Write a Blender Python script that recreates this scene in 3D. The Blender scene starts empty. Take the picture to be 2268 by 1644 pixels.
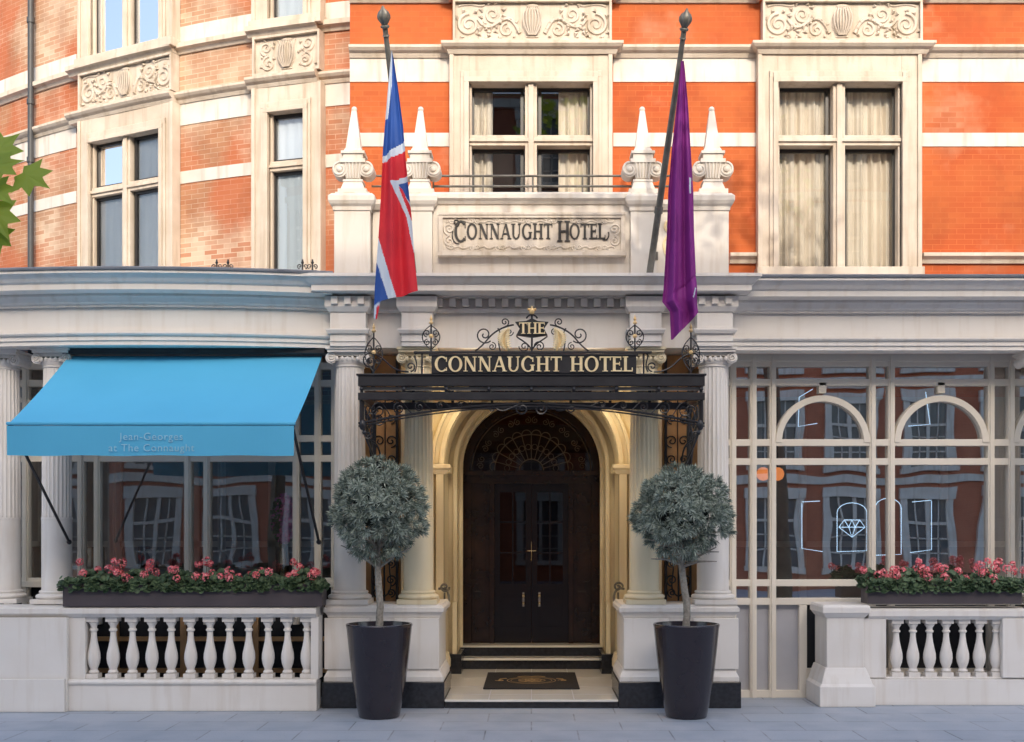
import bpy, bmesh, math, random
from mathutils import Vector, Matrix
random.seed(7)
R=math.radians; pi=math.pi
F=2550.;D=15.;EZ=2.32;CX=1177.;HY=1170.
def X(px,y=0): return (px-CX)*(D+y)/F
def Z(py,y=0): return EZ+(HY-py)*(D+y)/F
scene=bpy.context.scene
COL=scene.collection
# ---------------------------------------------------------------- builder
class B:
    def __init__(s): s.v=[];s.f=[];s.m=[];s.u=[];s.T=None
    def add(s,vs,fs,m=0,uv=None):
        o=len(s.v)
        vs=[Vector(p) for p in vs]
        s.u+= uv if uv else [(p.x+p.y,p.z) for p in vs]
        if s.T is not None: vs=[s.T@p for p in vs]
        s.v+=[tuple(p) for p in vs]
        s.f+=[tuple(i+o for i in f) for f in fs]; s.m+=[m]*len(fs)
    def box(s,x0,x1,y0,y1,z0,z1,m=0):
        if x0>x1:x0,x1=x1,x0
        s.add([(x0,y0,z0),(x1,y0,z0),(x1,y1,z0),(x0,y1,z0),(x0,y0,z1),(x1,y0,z1),(x1,y1,z1),(x0,y1,z1)],
         [(0,1,5,4),(1,2,6,5),(2,3,7,6),(3,0,4,7),(4,5,6,7),(3,2,1,0)],m)
    def frustum(s,cx,cy,hx0,hy0,z0,hx1,hy1,z1,m=0):
        s.add([(cx-hx0,cy-hy0,z0),(cx+hx0,cy-hy0,z0),(cx+hx0,cy+hy0,z0),(cx-hx0,cy+hy0,z0),
               (cx-hx1,cy-hy1,z1),(cx+hx1,cy-hy1,z1),(cx+hx1,cy+hy1,z1),(cx-hx1,cy+hy1,z1)],
         [(0,1,5,4),(1,2,6,5),(2,3,7,6),(3,0,4,7),(4,5,6,7),(3,2,1,0)],m)
    def lathe(s,cx,cy,prof,n=24,m=0,flute=0,depth=.07):
        vs=[];fs=[]
        N=flute*4 if flute else n
        for (r,z) in prof:
            for i in range(N):
                a=2*pi*i/N; rr=r
                if flute: rr=r*(1-depth*(0,.8,1,.8)[i%4])
                vs.append((cx+rr*math.cos(a),cy+rr*math.sin(a),z))
        for k in range(len(prof)-1):
            for i in range(N):
                j=(i+1)%N
                fs.append((k*N+i,k*N+j,(k+1)*N+j,(k+1)*N+i))
        fs.append(tuple(range(N))); fs.append(tuple((len(prof)-1)*N+i for i in range(N)))
        s.add(vs,fs,m)
    def tube(s,pts,r,n=6,m=0,cap=True):
        pts=[Vector(p) for p in pts]; L=len(pts)
        rs=r if isinstance(r,(list,tuple)) else [r]*L
        vs=[];fs=[]; up=None
        for i,p in enumerate(pts):
            t=(pts[min(i+1,L-1)]-pts[max(i-1,0)])
            if t.length<1e-9: t=Vector((0,0,1))
            t.normalize()
            if up is None:
                up=Vector((0,1,0)) if abs(t.y)<.9 else Vector((1,0,0))
            a=t.cross(up)
            if a.length<1e-6: a=t.cross(Vector((1,0,0)))
            a.normalize(); b=a.cross(t); up=b
            for k in range(n):
                q=2*pi*k/n
                vs.append(p+a*math.cos(q)*rs[i]+b*math.sin(q)*rs[i])
        for i in range(L-1):
            for k in range(n):
                j=(k+1)%n; fs.append((i*n+k,i*n+j,(i+1)*n+j,(i+1)*n+k))
        if cap: fs.append(tuple(range(n))); fs.append(tuple((L-1)*n+k for k in range(n)))
        s.add(vs,fs,m)
    def sweep(s,path,prof,m=0):
        n=len(prof);vs=[];fs=[]
        for (x,y,nx,ny) in path:
            for (o,z) in prof: vs.append((x+nx*o,y+ny*o,z))
        for i in range(len(path)-1):
            for k in range(n):
                j=(k+1)%n; fs.append((i*n+k,i*n+j,(i+1)*n+j,(i+1)*n+k))
        fs.append(tuple(range(n))); fs.append(tuple((len(path)-1)*n+k for k in range(n)))
        s.add(vs,fs,m)
    def prism(s,poly,y0,y1,m=0):
        n=len(poly)
        vs=[(x,y0,z) for x,z in poly]+[(x,y1,z) for x,z in poly]
        fs=[tuple(range(n)),tuple(range(2*n-1,n-1,-1))]+[(i,(i+1)%n,n+(i+1)%n,n+i) for i in range(n)]
        s.add(vs,fs,m)
    def sphere(s,c,r,n=12,m=0,sq=(1,1,1)):
        vs=[];fs=[];h=n//2
        for i in range(h+1):
            a=-pi/2+pi*i/h
            for k in range(n):
                q=2*pi*k/n
                vs.append((c[0]+r*sq[0]*math.cos(a)*math.cos(q),c[1]+r*sq[1]*math.cos(a)*math.sin(q),c[2]+r*sq[2]*math.sin(a)))
        for i in range(h):
            for k in range(n):
                j=(k+1)%n; fs.append((i*n+k,i*n+j,(i+1)*n+j,(i+1)*n+k))
        s.add(vs,fs,m)
    def ring(s,xc,zc,r0,r1,y0,y1,a0=0,a1=180,n=32,m=0,sx=1.):
        for i in range(n):
            p=R(a0+(a1-a0)*i/n);q=R(a0+(a1-a0)*(i+1)/n)
            P=lambda r,a,y:(xc+r*math.cos(a)*sx,y,zc+r*math.sin(a))
            vs=[P(r0,p,y0),P(r1,p,y0),P(r1,q,y0),P(r0,q,y0),P(r0,p,y1),P(r1,p,y1),P(r1,q,y1),P(r0,q,y1)]
            s.add(vs,[(0,1,2,3),(4,5,6,7),(1,2,6,5),(0,3,7,4)]+([(0,1,5,4)] if i==0 else [])+([(3,2,6,7)] if i==n-1 else []),m)
def make(name,b,mats,parent=None,smooth=False,bevel=0,loc=None,label=None,recalc=True):
    me=bpy.data.meshes.new(name)
    me.from_pydata(b.v,[],b.f)
    if not isinstance(mats,(list,tuple)): mats=[mats]
    for m in mats: me.materials.append(m)
    me.polygons.foreach_set("material_index",b.m)
    uv=me.uv_layers.new(name="UVMap")
    li=[0]*len(me.loops); me.loops.foreach_get("vertex_index",li)
    fl=[c for i in li for c in b.u[i]]
    uv.data.foreach_set("uv",fl)
    if recalc:
        bm=bmesh.new();bm.from_mesh(me);bmesh.ops.recalc_face_normals(bm,faces=bm.faces);bm.to_mesh(me);bm.free()
    if smooth:
        me.polygons.foreach_set("use_smooth",[True]*len(me.polygons))
        try: me.set_sharp_from_angle(angle=R(38))
        except Exception: pass
    o=bpy.data.objects.new(name,me); COL.objects.link(o)
    if loc: o.location=loc
    if parent: attach(o,parent)
    if bevel:
        md=o.modifiers.new("Bevel",'BEVEL');md.width=bevel;md.segments=2;md.limit_method='ANGLE';md.angle_limit=R(50)
    if label:o["label"]=label
    return o
def wloc(o):
    v=Vector(o.location)
    if o.parent: v=o.matrix_parent_inverse@v + wloc(o.parent)
    return v
def attach(o,p):
    o.parent=p; o.matrix_parent_inverse=Matrix.Translation(-wloc(p))
def thing(name,loc,label,cat,group=None):
    e=bpy.data.objects.new(name,None);COL.objects.link(e);e.location=loc;e.empty_display_size=.2
    e["label"]=label;e["category"]=cat
    if group:e["group"]=group
    return e
def tag(o,label,cat,group=None):
    o["label"]=label;o["category"]=cat
    if group:o["group"]=group
def copypart(o,loc,parent):
    c=o.copy();c.parent=None;c.matrix_parent_inverse=Matrix.Identity(4);c.location=loc;COL.objects.link(c);attach(c,parent);return c
# ---------------------------------------------------------------- materials
def nodes(name):
    m=bpy.data.materials.new(name);m.use_nodes=True;nt=m.node_tree
    return m,nt,nt.nodes["Principled BSDF"]
def N(nt,t,**k):
    n=nt.nodes.new(t)
    for a,b in k.items():
        if a in n.inputs: n.inputs[a].default_value=b
        else: setattr(n,a,b)
    return n
def mixc(nt,fac,a,b,bt='MIX'):
    n=nt.nodes.new('ShaderNodeMix');n.data_type='RGBA';n.blend_type=bt
    for s,v in ((0,fac),(6,a),(7,b)):
        if hasattr(v,'is_linked'): nt.links.new(v,n.inputs[s])
        else: n.inputs[s].default_value=(v if s==0 else (*v,1) if len(v)==3 else v)
    return n.outputs[2]
def ramp(nt,src,a,b):
    n=nt.nodes.new('ShaderNodeMapRange');nt.links.new(src,n.inputs[0]);n.inputs[1].default_value=a;n.inputs[2].default_value=b;return n.outputs[0]
def noise(nt,scale,detail=4,vec=None,stretch=None,coord='Object'):
    tc=nt.nodes.new('ShaderNodeTexCoord');v=tc.outputs[coord]
    if stretch:
        mp=nt.nodes.new('ShaderNodeMapping');mp.inputs['Scale'].default_value=stretch;nt.links.new(v,mp.inputs[0]);v=mp.outputs[0]
    n=nt.nodes.new('ShaderNodeTexNoise');n.inputs['Scale'].default_value=scale;n.inputs['Detail'].default_value=detail
    nt.links.new(v,n.inputs['Vector']);return n.outputs['Fac']
def bump(nt,src,p,strength=.2,dist=.01):
    b=nt.nodes.new('ShaderNodeBump');b.inputs['Strength'].default_value=strength;b.inputs['Distance'].default_value=dist
    nt.links.new(src,b.inputs['Height']);nt.links.new(b.outputs[0],p.inputs['Normal'])
def surf(name,c,c2=None,rough=.6,scale=3,bmp=.15,bscale=40,metal=0,stain_ao=None,spec=.5,coat=0):
    m,nt,p=nodes(name)
    c2=c2 or tuple(x*.8 for x in c)
    col=mixc(nt,ramp(nt,noise(nt,scale,6),.3,.7),c,c2)
    if stain_ao:
        st=ramp(nt,noise(nt,1.6,5,stretch=(5,5,.5)),.52,.8)
        col=mixc(nt,st,col,stain_ao)
        ao=N(nt,'ShaderNodeAmbientOcclusion');ao.samples=3;ao.inputs['Distance'].default_value=.08  # ambient occlusion darkening mixed into the colour along creases
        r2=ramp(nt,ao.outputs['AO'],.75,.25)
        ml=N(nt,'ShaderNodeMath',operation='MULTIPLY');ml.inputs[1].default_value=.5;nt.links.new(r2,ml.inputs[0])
        col=mixc(nt,ml.outputs[0],col,tuple(x*.5 for x in stain_ao))
    nt.links.new(col,p.inputs['Base Color'])
    p.inputs['Roughness'].default_value=rough;p.inputs['Metallic'].default_value=metal
    p.inputs['Specular IOR Level'].default_value=spec
    p.inputs['Coat Weight'].default_value=coat
    if bmp: bump(nt,noise(nt,bscale,5),p,bmp)
    return m
def brickmat(name,c1,c2,mort,white=None,wlo=.55,whi=.7,wsc=.9,patch=None,pl=.52,ph=.60):
    m,nt,p=nodes(name)
    uv=N(nt,'ShaderNodeUVMap');uv.uv_map="UVMap"
    br=N(nt,'ShaderNodeTexBrick')
    nt.links.new(uv.outputs[0],br.inputs['Vector'])
    br.inputs['Color1'].default_value=(*c1,1);br.inputs['Color2'].default_value=(*c2,1);br.inputs['Mortar'].default_value=(*mort,1)
    br.inputs['Scale'].default_value=1;br.inputs['Mortar Size'].default_value=.004;br.inputs['Mortar Smooth'].default_value=.3
    br.inputs['Brick Width'].default_value=.23;br.inputs['Row Height'].default_value=.076;br.inputs['Bias'].default_value=-.1
    col=br.outputs['Color']
    v=ramp(nt,noise(nt,1.3,5),.3,.7)
    col=mixc(nt,.35,col,mixc(nt,v,c1,tuple(x*.72 for x in c2)))
    if patch:
        pn=ramp(nt,noise(nt,.55,7),pl,ph)
        col=mixc(nt,pn,col,mixc(nt,.3,patch,br.outputs['Color']))
    if white:
        n1=noise(nt,wsc,8);w=ramp(nt,n1,wlo,whi)
        sp=N(nt,'ShaderNodeMath',operation='MULTIPLY');nt.links.new(w,sp.inputs[0])
        br3=N(nt,'ShaderNodeTexBrick');nt.links.new(uv.outputs[0],br3.inputs['Vector'])
        br3.inputs['Color1'].default_value=(0,0,0,1);br3.inputs['Color2'].default_value=(1,1,1,1);br3.inputs['Mortar'].default_value=(1,1,1,1)
        br3.inputs['Scale'].default_value=1;br3.inputs['Mortar Size'].default_value=.006;br3.inputs['Brick Width'].default_value=.23;br3.inputs['Row Height'].default_value=.076;br3.inputs['Bias'].default_value=.2
        nt.links.new(br3.outputs['Color'],sp.inputs[1])
        col=mixc(nt,sp.outputs[0],col,white)
    mor=ramp(nt,noise(nt,.8,6),.35,.75)
    mm=N(nt,'ShaderNodeMath',operation='MULTIPLY');nt.links.new(mor,mm.inputs[0]);nt.links.new(br.outputs['Fac'],mm.inputs[1])
    col=mixc(nt,mm.outputs[0],col,tuple(min(1,x*1.35) for x in mort))
    dk=ramp(nt,noise(nt,2.3,7,stretch=(1,1,.6)),.48,.8)
    dm=N(nt,'ShaderNodeMath',operation='MULTIPLY');dm.inputs[1].default_value=.5;nt.links.new(dk,dm.inputs[0])
    col=mixc(nt,dm.outputs[0],col,tuple(x*.5 for x in c2))
    nt.links.new(col,p.inputs['Base Color']);p.inputs['Roughness'].default_value=.85
    bump(nt,br.outputs['Fac'],p,-.35,.004)
    return m
def glass(name,tint=(.9,.95,.95),refl=.12,wav=.02,gt=(1,1,1)):
    m=bpy.data.materials.new(name);m.use_nodes=True;nt=m.node_tree;nt.nodes.clear()
    out=N(nt,'ShaderNodeOutputMaterial');mx=N(nt,'ShaderNodeMixShader');tr=N(nt,'ShaderNodeBsdfTransparent');gl=N(nt,'ShaderNodeBsdfGlossy')
    tr.inputs[0].default_value=(*tint,1);gl.inputs['Roughness'].default_value=.01;gl.inputs['Color'].default_value=(*gt,1)
    fr=N(nt,'ShaderNodeFresnel');fr.inputs[0].default_value=1.5
    ad=N(nt,'ShaderNodeMath',operation='ADD');ad.inputs[1].default_value=refl;nt.links.new(fr.outputs[0],ad.inputs[0])
    nt.links.new(ad.outputs[0],mx.inputs[0]);nt.links.new(tr.outputs[0],mx.inputs[1]);nt.links.new(gl.outputs[0],mx.inputs[2]);nt.links.new(mx.outputs[0],out.inputs[0])
    if wav:
        b=N(nt,'ShaderNodeBump');b.inputs['Strength'].default_value=1;b.inputs['Distance'].default_value=wav
        nt.links.new(noise(nt,.9,1),b.inputs['Height']);nt.links.new(b.outputs[0],gl.inputs['Normal'])
    return m
def emit(name,c,s):
    m,nt,p=nodes(name);p.inputs['Base Color'].default_value=(*c,1);p.inputs['Emission Color'].default_value=(*c,1);p.inputs['Emission Strength'].default_value=s;return m
def leafmat(name,c1,c2,rough=.6,trans=.0):
    m,nt,p=nodes(name)
    g=N(nt,'ShaderNodeNewGeometry')
    col=mixc(nt,g.outputs['Random Per Island'],c1,c2)
    nt.links.new(col,p.inputs['Base Color']);p.inputs['Roughness'].default_value=rough
    if trans:
        out=nt.nodes['Material Output'];t=N(nt,'ShaderNodeBsdfTranslucent');nt.links.new(col,t.inputs[0])
        mx=N(nt,'ShaderNodeMixShader');mx.inputs[0].default_value=trans
        nt.links.new(p.outputs[0],mx.inputs[1]);nt.links.new(t.outputs[0],mx.inputs[2]);nt.links.new(mx.outputs[0],out.inputs[0])
    return m
M_stone=surf("upper_stone",(.76,.67,.56),(.62,.52,.41),.75,2.5,.25,30,stain_ao=(.48,.38,.27))
M_relief=surf("relief_stone",(.74,.66,.56),(.60,.51,.41),.8,5,.3,30,stain_ao=(.42,.33,.22))
M_white=surf("band_stone",(.82,.78,.72),(.68,.61,.53),.7,2,.2,30,stain_ao=(.50,.42,.34))
M_paint=surf("painted_stucco",(.90,.86,.81),(.85,.80,.74),.5,1.6,.08,25,stain_ao=(.76,.69,.61))
M_creamglow=surf("porch_cream_glow",(.92,.81,.58),(.88,.76,.51),.5,1.5,.08,25,stain_ao=(.78,.62,.38))  # cream paint, yellowed further to carry the warm porch light
M_frame=surf("cream_joinery",(.90,.83,.71),(.85,.78,.66),.4,2,.05,20)
M_brick=brickmat("orange_brick",(.60,.145,.034),(.52,.108,.024),(.53,.15,.05),(.72,.36,.20),.56,.85,1.1,(.50,.085,.018))
M_brick2=brickmat("pale_brick",(.50,.26,.14),(.42,.17,.08),(.60,.46,.34),(.70,.54,.39),.44,.66,.8,(.50,.125,.045),.44,.53)
M_lead=surf("lead_roofing",(.23,.25,.28),(.15,.17,.2),.6,4,.2,20)
M_black=surf("black_iron",(.018,.018,.022),(.03,.03,.035),.38,6,.1,60)
M_sash=surf("black_sash",(.03,.028,.028),None,.35,6,0)
M_blackst=surf("black_granite",(.015,.016,.02),(.03,.032,.04),.2,20,.02,60)
M_gold=surf("gilding",(.95,.68,.33),(.85,.56,.24),.4,12,.1,60,metal=.15)
M_palegold=surf("pale_gilding",(.95,.80,.50),(.85,.66,.36),.5,12,.2,60,metal=.05)
M_bronze=surf("weathered_bronze",(.24,.23,.20),(.13,.12,.10),.45,8,.15,40,metal=.3)
M_wood=surf("dark_mahogany",(.014,.006,.004),(.008,.004,.003),.25,4,.05,30)
M_woodtrim=surf("mahogany_trim",(.035,.016,.009),(.018,.009,.006),.25,4,.05,30)  # lighter brown for the door frame and transom
M_glass=glass("window_glass",(.94,.95,.95),.06,.0015)
M_glassL=glass("pale_window_glass",(.95,.97,.99),.05,.001)
M_glassR=glass("reflective_glass",(.80,.82,.84),.42,.0045)
M_glassRL=glass("restaurant_glass",(.92,.94,.96),.16,.004)
M_glassD=glass("door_glass",(.40,.30,.22),.0,.0)
M_blind=surf("net_blind",(.66,.71,.74),(.54,.60,.64),.8,.6,0)
M_curt=surf("ivory_curtain",(.88,.82,.72),(.78,.71,.61),.85,2,0)
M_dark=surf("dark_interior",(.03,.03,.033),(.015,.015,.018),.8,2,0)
M_marble=surf("white_marble",(.90,.87,.81),(.82,.79,.72),.10,2,0)
M_frost=surf("frosted_panel",(.52,.52,.55),(.46,.46,.49),.35,2,0)
M_ochre=surf("ochre_panel",(.70,.40,.18),(.5,.27,.11),.4,4,.1,20)
M_pot=surf("charcoal_glaze",(.018,.013,.019),(.024,.018,.025),.2,2,.02,20,coat=.3)
M_planter=surf("slate_planter",(.095,.078,.085),(.07,.058,.065),.5,3,.1,30)
M_trunk=surf("pale_bark",(.40,.37,.32),(.22,.20,.17),.9,30,.8,60)
M_bark=surf("plane_bark",(.16,.14,.10),(.07,.06,.045),.9,6,.8,20)
M_ros=leafmat("silver_leaf",(.10,.14,.11),(.50,.57,.50),.6)
M_rosd=surf("crown_inner_shade",(.03,.04,.03),(.015,.02,.015),.9,10,.5,30)  # near-black balls stand for the shaded inside of the crown
M_ger=leafmat("geranium_leaf",(.025,.06,.028),(.13,.20,.10),.6)
M_pink=leafmat("coral_petal",(.90,.12,.17),(1.0,.40,.40),.6)
M_soil=surf("soil",(.03,.02,.015),None,.95,10,.5,30)
M_awn=surf("blue_canvas",(.10,.48,.76),(.09,.45,.72),.75,1.2,.04,150)
M_awntext=surf("awning_print",(.36,.70,.88),None,.7,3,0)
M_room=surf("interior_wall_paint",(.62,.54,.46),(.36,.30,.26),.8,.6,0)
M_purple=surf("purple_cloth",(.25,.018,.24),(.20,.013,.19),.7,3,.1,120)
M_fred=surf("flag_red",(.72,.018,.035),None,.7,3,.1,120)
M_fblue=surf("flag_blue",(.015,.08,.36),None,.7,3,.1,120)
M_fwhite=surf("flag_white",(.60,.68,.78),(.54,.62,.74),.7,3,.1,120)
M_letter=surf("dark_bronze_letter",(.03,.025,.022),None,.6,6,0)
M_mat=surf("coir_black",(.018,.017,.02),(.03,.028,.03),.95,40,.5,200)
M_chrome=surf("polished_brass",(.8,.7,.5),None,.2,4,0,metal=1)
M_neon=emit("neon_reflection_glow",(.50,.72,.95),2.2)  # emission stands in for reflected neon
M_lampglow=emit("amber_glow",(1,.30,.08),1.3)
M_green=leafmat("plane_leaf",(.24,.38,.03),(.46,.58,.08),.5,.4)
M_fasc=surf("grey_glass",(.35,.34,.33),None,.3,3,0)
M_down=emit("warm_lens",(1,.85,.6),2)
def pavemat():
    m,nt,p=nodes("york_paving")
    tc=N(nt,'ShaderNodeTexCoord');br=N(nt,'ShaderNodeTexBrick');nt.links.new(tc.outputs['Object'],br.inputs['Vector'])
    br.inputs['Color1'].default_value=(.42,.47,.54,1);br.inputs['Color2'].default_value=(.35,.40,.47,1);br.inputs['Mortar'].default_value=(.15,.16,.19,1)
    br.inputs['Scale'].default_value=1;br.inputs['Mortar Size'].default_value=.009;br.inputs['Brick Width'].default_value=1.05;br.inputs['Row Height'].default_value=.6
    col=mixc(nt,ramp(nt,noise(nt,2.2,8),.35,.75),br.outputs['Color'],(.48,.51,.57))
    col=mixc(nt,ramp(nt,noise(nt,40,3),.6,.8),col,(.28,.30,.34))
    nt.links.new(col,p.inputs['Base Color']);p.inputs['Roughness'].default_value=.55
    bump(nt,br.outputs['Fac'],p,-.5,.005);return m
M_pave=pavemat()
M_asph=surf("asphalt",(.06,.06,.062),(.08,.08,.08),.9,3,.5,80)
# ---------------------------------------------------------------- helpers
def straight(x0,x1,y): return [(x0,y,0,-1),(x1,y,0,-1)]
def around(x0,x1,yf,yb): return [(x0,yb,-1,0),(x0,yf,-1,-1),(x1,yf,1,-1),(x1,yb,1,0)]
def spiral(cx,cz,y,r,turns,a0,d=1,n=28,rin=.15):
    pts=[]
    for i in range(n+1):
        t=i/n; rr=r*(1-(1-rin)*t); a=a0+d*turns*2*pi*t
        pts.append((cx+rr*math.cos(a),y,cz+rr*math.sin(a)))
    return pts
def bez(p0,p1,p2,p3,n=14):
    o=[]
    for i in range(n+1):
        t=i/n;a=(1-t)**3;b=3*(1-t)**2*t;c=3*(1-t)*t*t;d=t**3
        o.append(tuple(a*p0[k]+b*p1[k]+c*p2[k]+d*p3[k] for k in range(3)))
    return o
def arch_wall(b,xw,zt,zb,hw,zc,y,y2,m=0,xc=0,n=28):
    def outer(a):
        c,s=math.cos(a),math.sin(a)
        k=min(xw/abs(c) if abs(c)>1e-6 else 1e9,(zt-zc)/s if s>1e-6 else 1e9)
        return (xc+c*k,zc+s*k)
    ac=math.atan2(zt-zc,xw)
    angs=sorted(set([pi*i/n for i in range(n+1)]+[ac,pi-ac]))
    for i in range(len(angs)-1):
        p,q=angs[i],angs[i+1]
        ip=(xc+hw*math.cos(p),zc+hw*math.sin(p));iq=(xc+hw*math.cos(q),zc+hw*math.sin(q))
        op,oq=outer(p),outer(q)
        b.add([(ip[0],y,ip[1]),(op[0],y,op[1]),(oq[0],y,oq[1]),(iq[0],y,iq[1])],[(0,1,2,3)],m)
        b.add([(ip[0],y,ip[1]),(iq[0],y,iq[1]),(iq[0],y2,iq[1]),(ip[0],y2,ip[1])],[(0,1,2,3)],m)
    for s in (-1,1):
        b.add([(xc+s*hw,y,zb),(xc+s*xw,y,zb),(xc+s*xw,y,zc),(xc+s*hw,y,zc)],[(0,1,2,3)],m)
        b.add([(xc+s*hw,y,zb),(xc+s*hw,y,zc),(xc+s*hw,y2,zc),(xc+s*hw,y2,zb)],[(0,1,2,3)],m)
def arch_ring(b,r0,r1,zc,zb,y0,y1,m=0,xc=0):
    b.ring(xc,zc,r0,r1,y0,y1,0,180,36,m)
    for s in (-1,1): b.box(xc+s*r0,xc+s*r1,y0,y1,zb,zc,m)
def glyph(b,ch,x,z,h,y,dep,m=0,bold=1.):
    T=.16*bold;t=.075*bold;sh=.055
    cnt=[0]
    def P(poly):
        cnt[0]+=1
        b.prism([(x+px*h,z+pz*h) for px,pz in poly],y-.0006*cnt[0],y+dep,m)
    def V(c,w,a=0,bb=1): P([(c-w/2,a),(c+w/2,a),(c+w/2,bb),(c-w/2,bb)])
    def Hh(x0,x1,c,w=None):
        w=w or t;P([(x0,c-w/2),(x1,c-w/2),(x1,c+w/2),(x0,c+w/2)])
    def S(c,top,w): zz=1-sh/2 if top else sh/2; P([(c-w/2-.09,zz-sh/2),(c+w/2+.09,zz-sh/2),(c+w/2+.09,zz+sh/2),(c-w/2-.09,zz+sh/2)])
    def Dg(x0,z0,x1,z1,w): P([(x0-w/2,z0),(x0+w/2,z0),(x1+w/2,z1),(x1-w/2,z1)])
    def arc(cx,cz,rx,ry,a0,a1,n=20,tk=T,tn=t):
        cnt[0]+=1
        for i in range(n):
            p=R(a0+(a1-a0)*i/n);q=R(a0+(a1-a0)*(i+1)/n)
            pts=[(cx+rx*math.cos(p),cz+ry*math.sin(p)),(cx+rx*math.cos(q),cz+ry*math.sin(q)),(cx+(rx-tk)*math.cos(q),cz+(ry-tn)*math.sin(q)),(cx+(rx-tk)*math.cos(p),cz+(ry-tn)*math.sin(p))]
            b.prism([(x+a*h,z+c*h) for a,c in pts],y-.0006*cnt[0],y+dep,m)
    if ch=='H': V(.2,T);V(.74,T);Hh(.2,.74,.5);[S(c,tp,T) for c in(.2,.74) for tp in(0,1)];return .96
    if ch=='N': V(.18,t);V(.78,t);Dg(.2,1,.76,0,T*1.1);S(.18,0,t);S(.15,1,t);S(.78,1,t);return .98
    if ch=='A': Dg(.12,0,.45,1,t);Dg(.8,0,.47,1,T);Hh(.22,.68,.34);S(.12,0,t);S(.8,0,T*.8);return .94
    if ch=='T': V(.4,T);Hh(.03,.77,1-t/2);S(.4,0,T);V(.06,.06,.76,1);V(.74,.06,.76,1);return .80
    if ch=='E': V(.2,T);Hh(.2,.64,1-t/2);Hh(.2,.55,.52);Hh(.2,.68,t/2);V(.63,.055,.78,1);V(.66,.055,0,.24);V(.55,.05,.4,.64);S(.16,0,T);S(.16,1,T);return .74
    if ch=='L': V(.2,T);Hh(.2,.66,t/2);V(.65,.055,0,.26);S(.2,1,T);S(.16,0,T);return .72
    if ch=='U': V(.2,T,.3);V(.74,t,.3);arc(.45,.32,.33,.34,180,360,20,T*.8);S(.2,1,T);S(.74,1,t);return .94
    if ch=='O': arc(.48,.5,.46,.53,0,360,36);return .98
    if ch=='C': arc(.48,.5,.46,.53,45,315,30);V(.79,.06,.66,.95);V(.79,.06,.05,.26);return .90
    if ch=='G': arc(.48,.5,.46,.53,45,318,30);V(.79,.06,.66,.95);V(.76,T,.06,.42);Hh(.6,.92,.43,sh);return .98
    return .45
def text(b,s,x0,x1,z,h,y,dep,m=0,bold=1.,caps=None,shift=None):
    W={'H':.96,'N':.98,'A':.94,'T':.8,'E':.74,'L':.72,'U':.94,'O':.98,'C':.9,'G':.98,' ':.5}
    tot=sum(W[c] for c in s); k=(x1-x0)/(tot*h)
    x=0
    for i,ch in enumerate(s):
        g=B(); hh=1
        if caps and i in caps: hh=1.35
        glyph(g,ch,0,0,1,0,dep,m,bold)
        o=z-(hh-1)*h*.5
        sx=shift.get(i,0) if shift else 0; w=1.25 if (caps and i in caps) else 1
        yo=-.004 if sx else 0
        b.add([(x0+(x+sx+vx*w)*h*k,y+vy+yo,o+vz*h*hh) for vx,vy,vz in g.v],g.f,m)
        x+=W[ch]
# ================================================================ SETTING
g=B();g.box(-120,120,-120,120,-.30,-.16);o=make("ground",g,M_asph);o["kind"]="structure"
g=B();g.box(-60,60,-22,-6,-.155,-.12);o=make("road",g,M_asph);o["kind"]="structure"
g=B();g.box(-60,60,-5.85,9,-.155,0);o=make("pavement",g,M_pave);o["kind"]="structure"
g=B();g.box(-60,60,-6,-5.852,-.155,-.005);o=make("kerb",g,M_lead,bevel=.015);o["kind"]="structure"
g=B();g.box(-60,60,-28,-22.002,-.155,-.004);o=make("far_pavement",g,M_pave);o["kind"]="structure"
# ================================================================ HOTEL
H=thing("hotel_building",(0,1.5,0),"grand orange brick and cream stone hotel with columned porch","building")
YM=1.5
zM=lambda py:Z(py,YM); xM=lambda px:X(px,YM)
z_sc0,z_sc1=zM(130),zM(105); z_w0=zM(182); z_b0,z_b1=zM(325),zM(295); z_top0,z_top1=zM(5),zM(-14); z_u1=zM(-60)
XA,YA,ca,cb=-2.62,2.35,.216,.0359
def cpt(t):
    x=XA-t; y=YA+ca*t+cb*t*t; s=ca+2*cb*t; l=math.hypot(s,1)
    return x,y,-s/l,-1/l
def t_at(px):
    lo,hi=0,10
    for _ in range(40):
        t=(lo+hi)/2;x,y,_a,_b=cpt(t)
        if (x*F/(D+y)+CX)>px: lo=t
        else: hi=t
    return t
def cpath(t0,t1,off=0,n=None):
    n=n or max(2,int(abs(t1-t0)/.35)+1);o=[]
    for i in range(n+1):
        t=t1+(t0-t1)*i/n;x,y,nx,ny=cpt(t);o.append((x+nx*off,y+ny*off,nx,ny))
    return o
def grid_wall(b,xs,zs,holes,fn,m=0):
    for i in range(len(xs)-1):
        for j in range(len(zs)-1):
            cx,cz=(xs[i]+xs[i+1])/2,(zs[j]+zs[j+1])/2
            if any(h[0]<cx<h[1] and h[2]<cz<h[3] for h in holes): continue
            q=[(xs[i],zs[j]),(xs[i+1],zs[j]),(xs[i+1],zs[j+1]),(xs[i],zs[j+1])]
            b.add([fn(*p) for p in q],[(0,1,2,3)],m,uv=[(p[0],p[1]) for p in q])
zwb,zwt=zM(598),zM(192); tr0,tr1=zM(328),zM(305)
w1=(xM(1040),xM(1312)); w2=(xM(1718),xM(1990))
holes=[(w1[0],w1[1],zwb,zwt),(w2[0],w2[1],zwb,zwt)]
xl=xM(775)
b=B()
grid_wall(b,sorted([xl,10,*w1,*w2]),sorted([4.2,12.5,zwb,zwt]),holes,lambda x,z:(x,YM,z))
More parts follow.
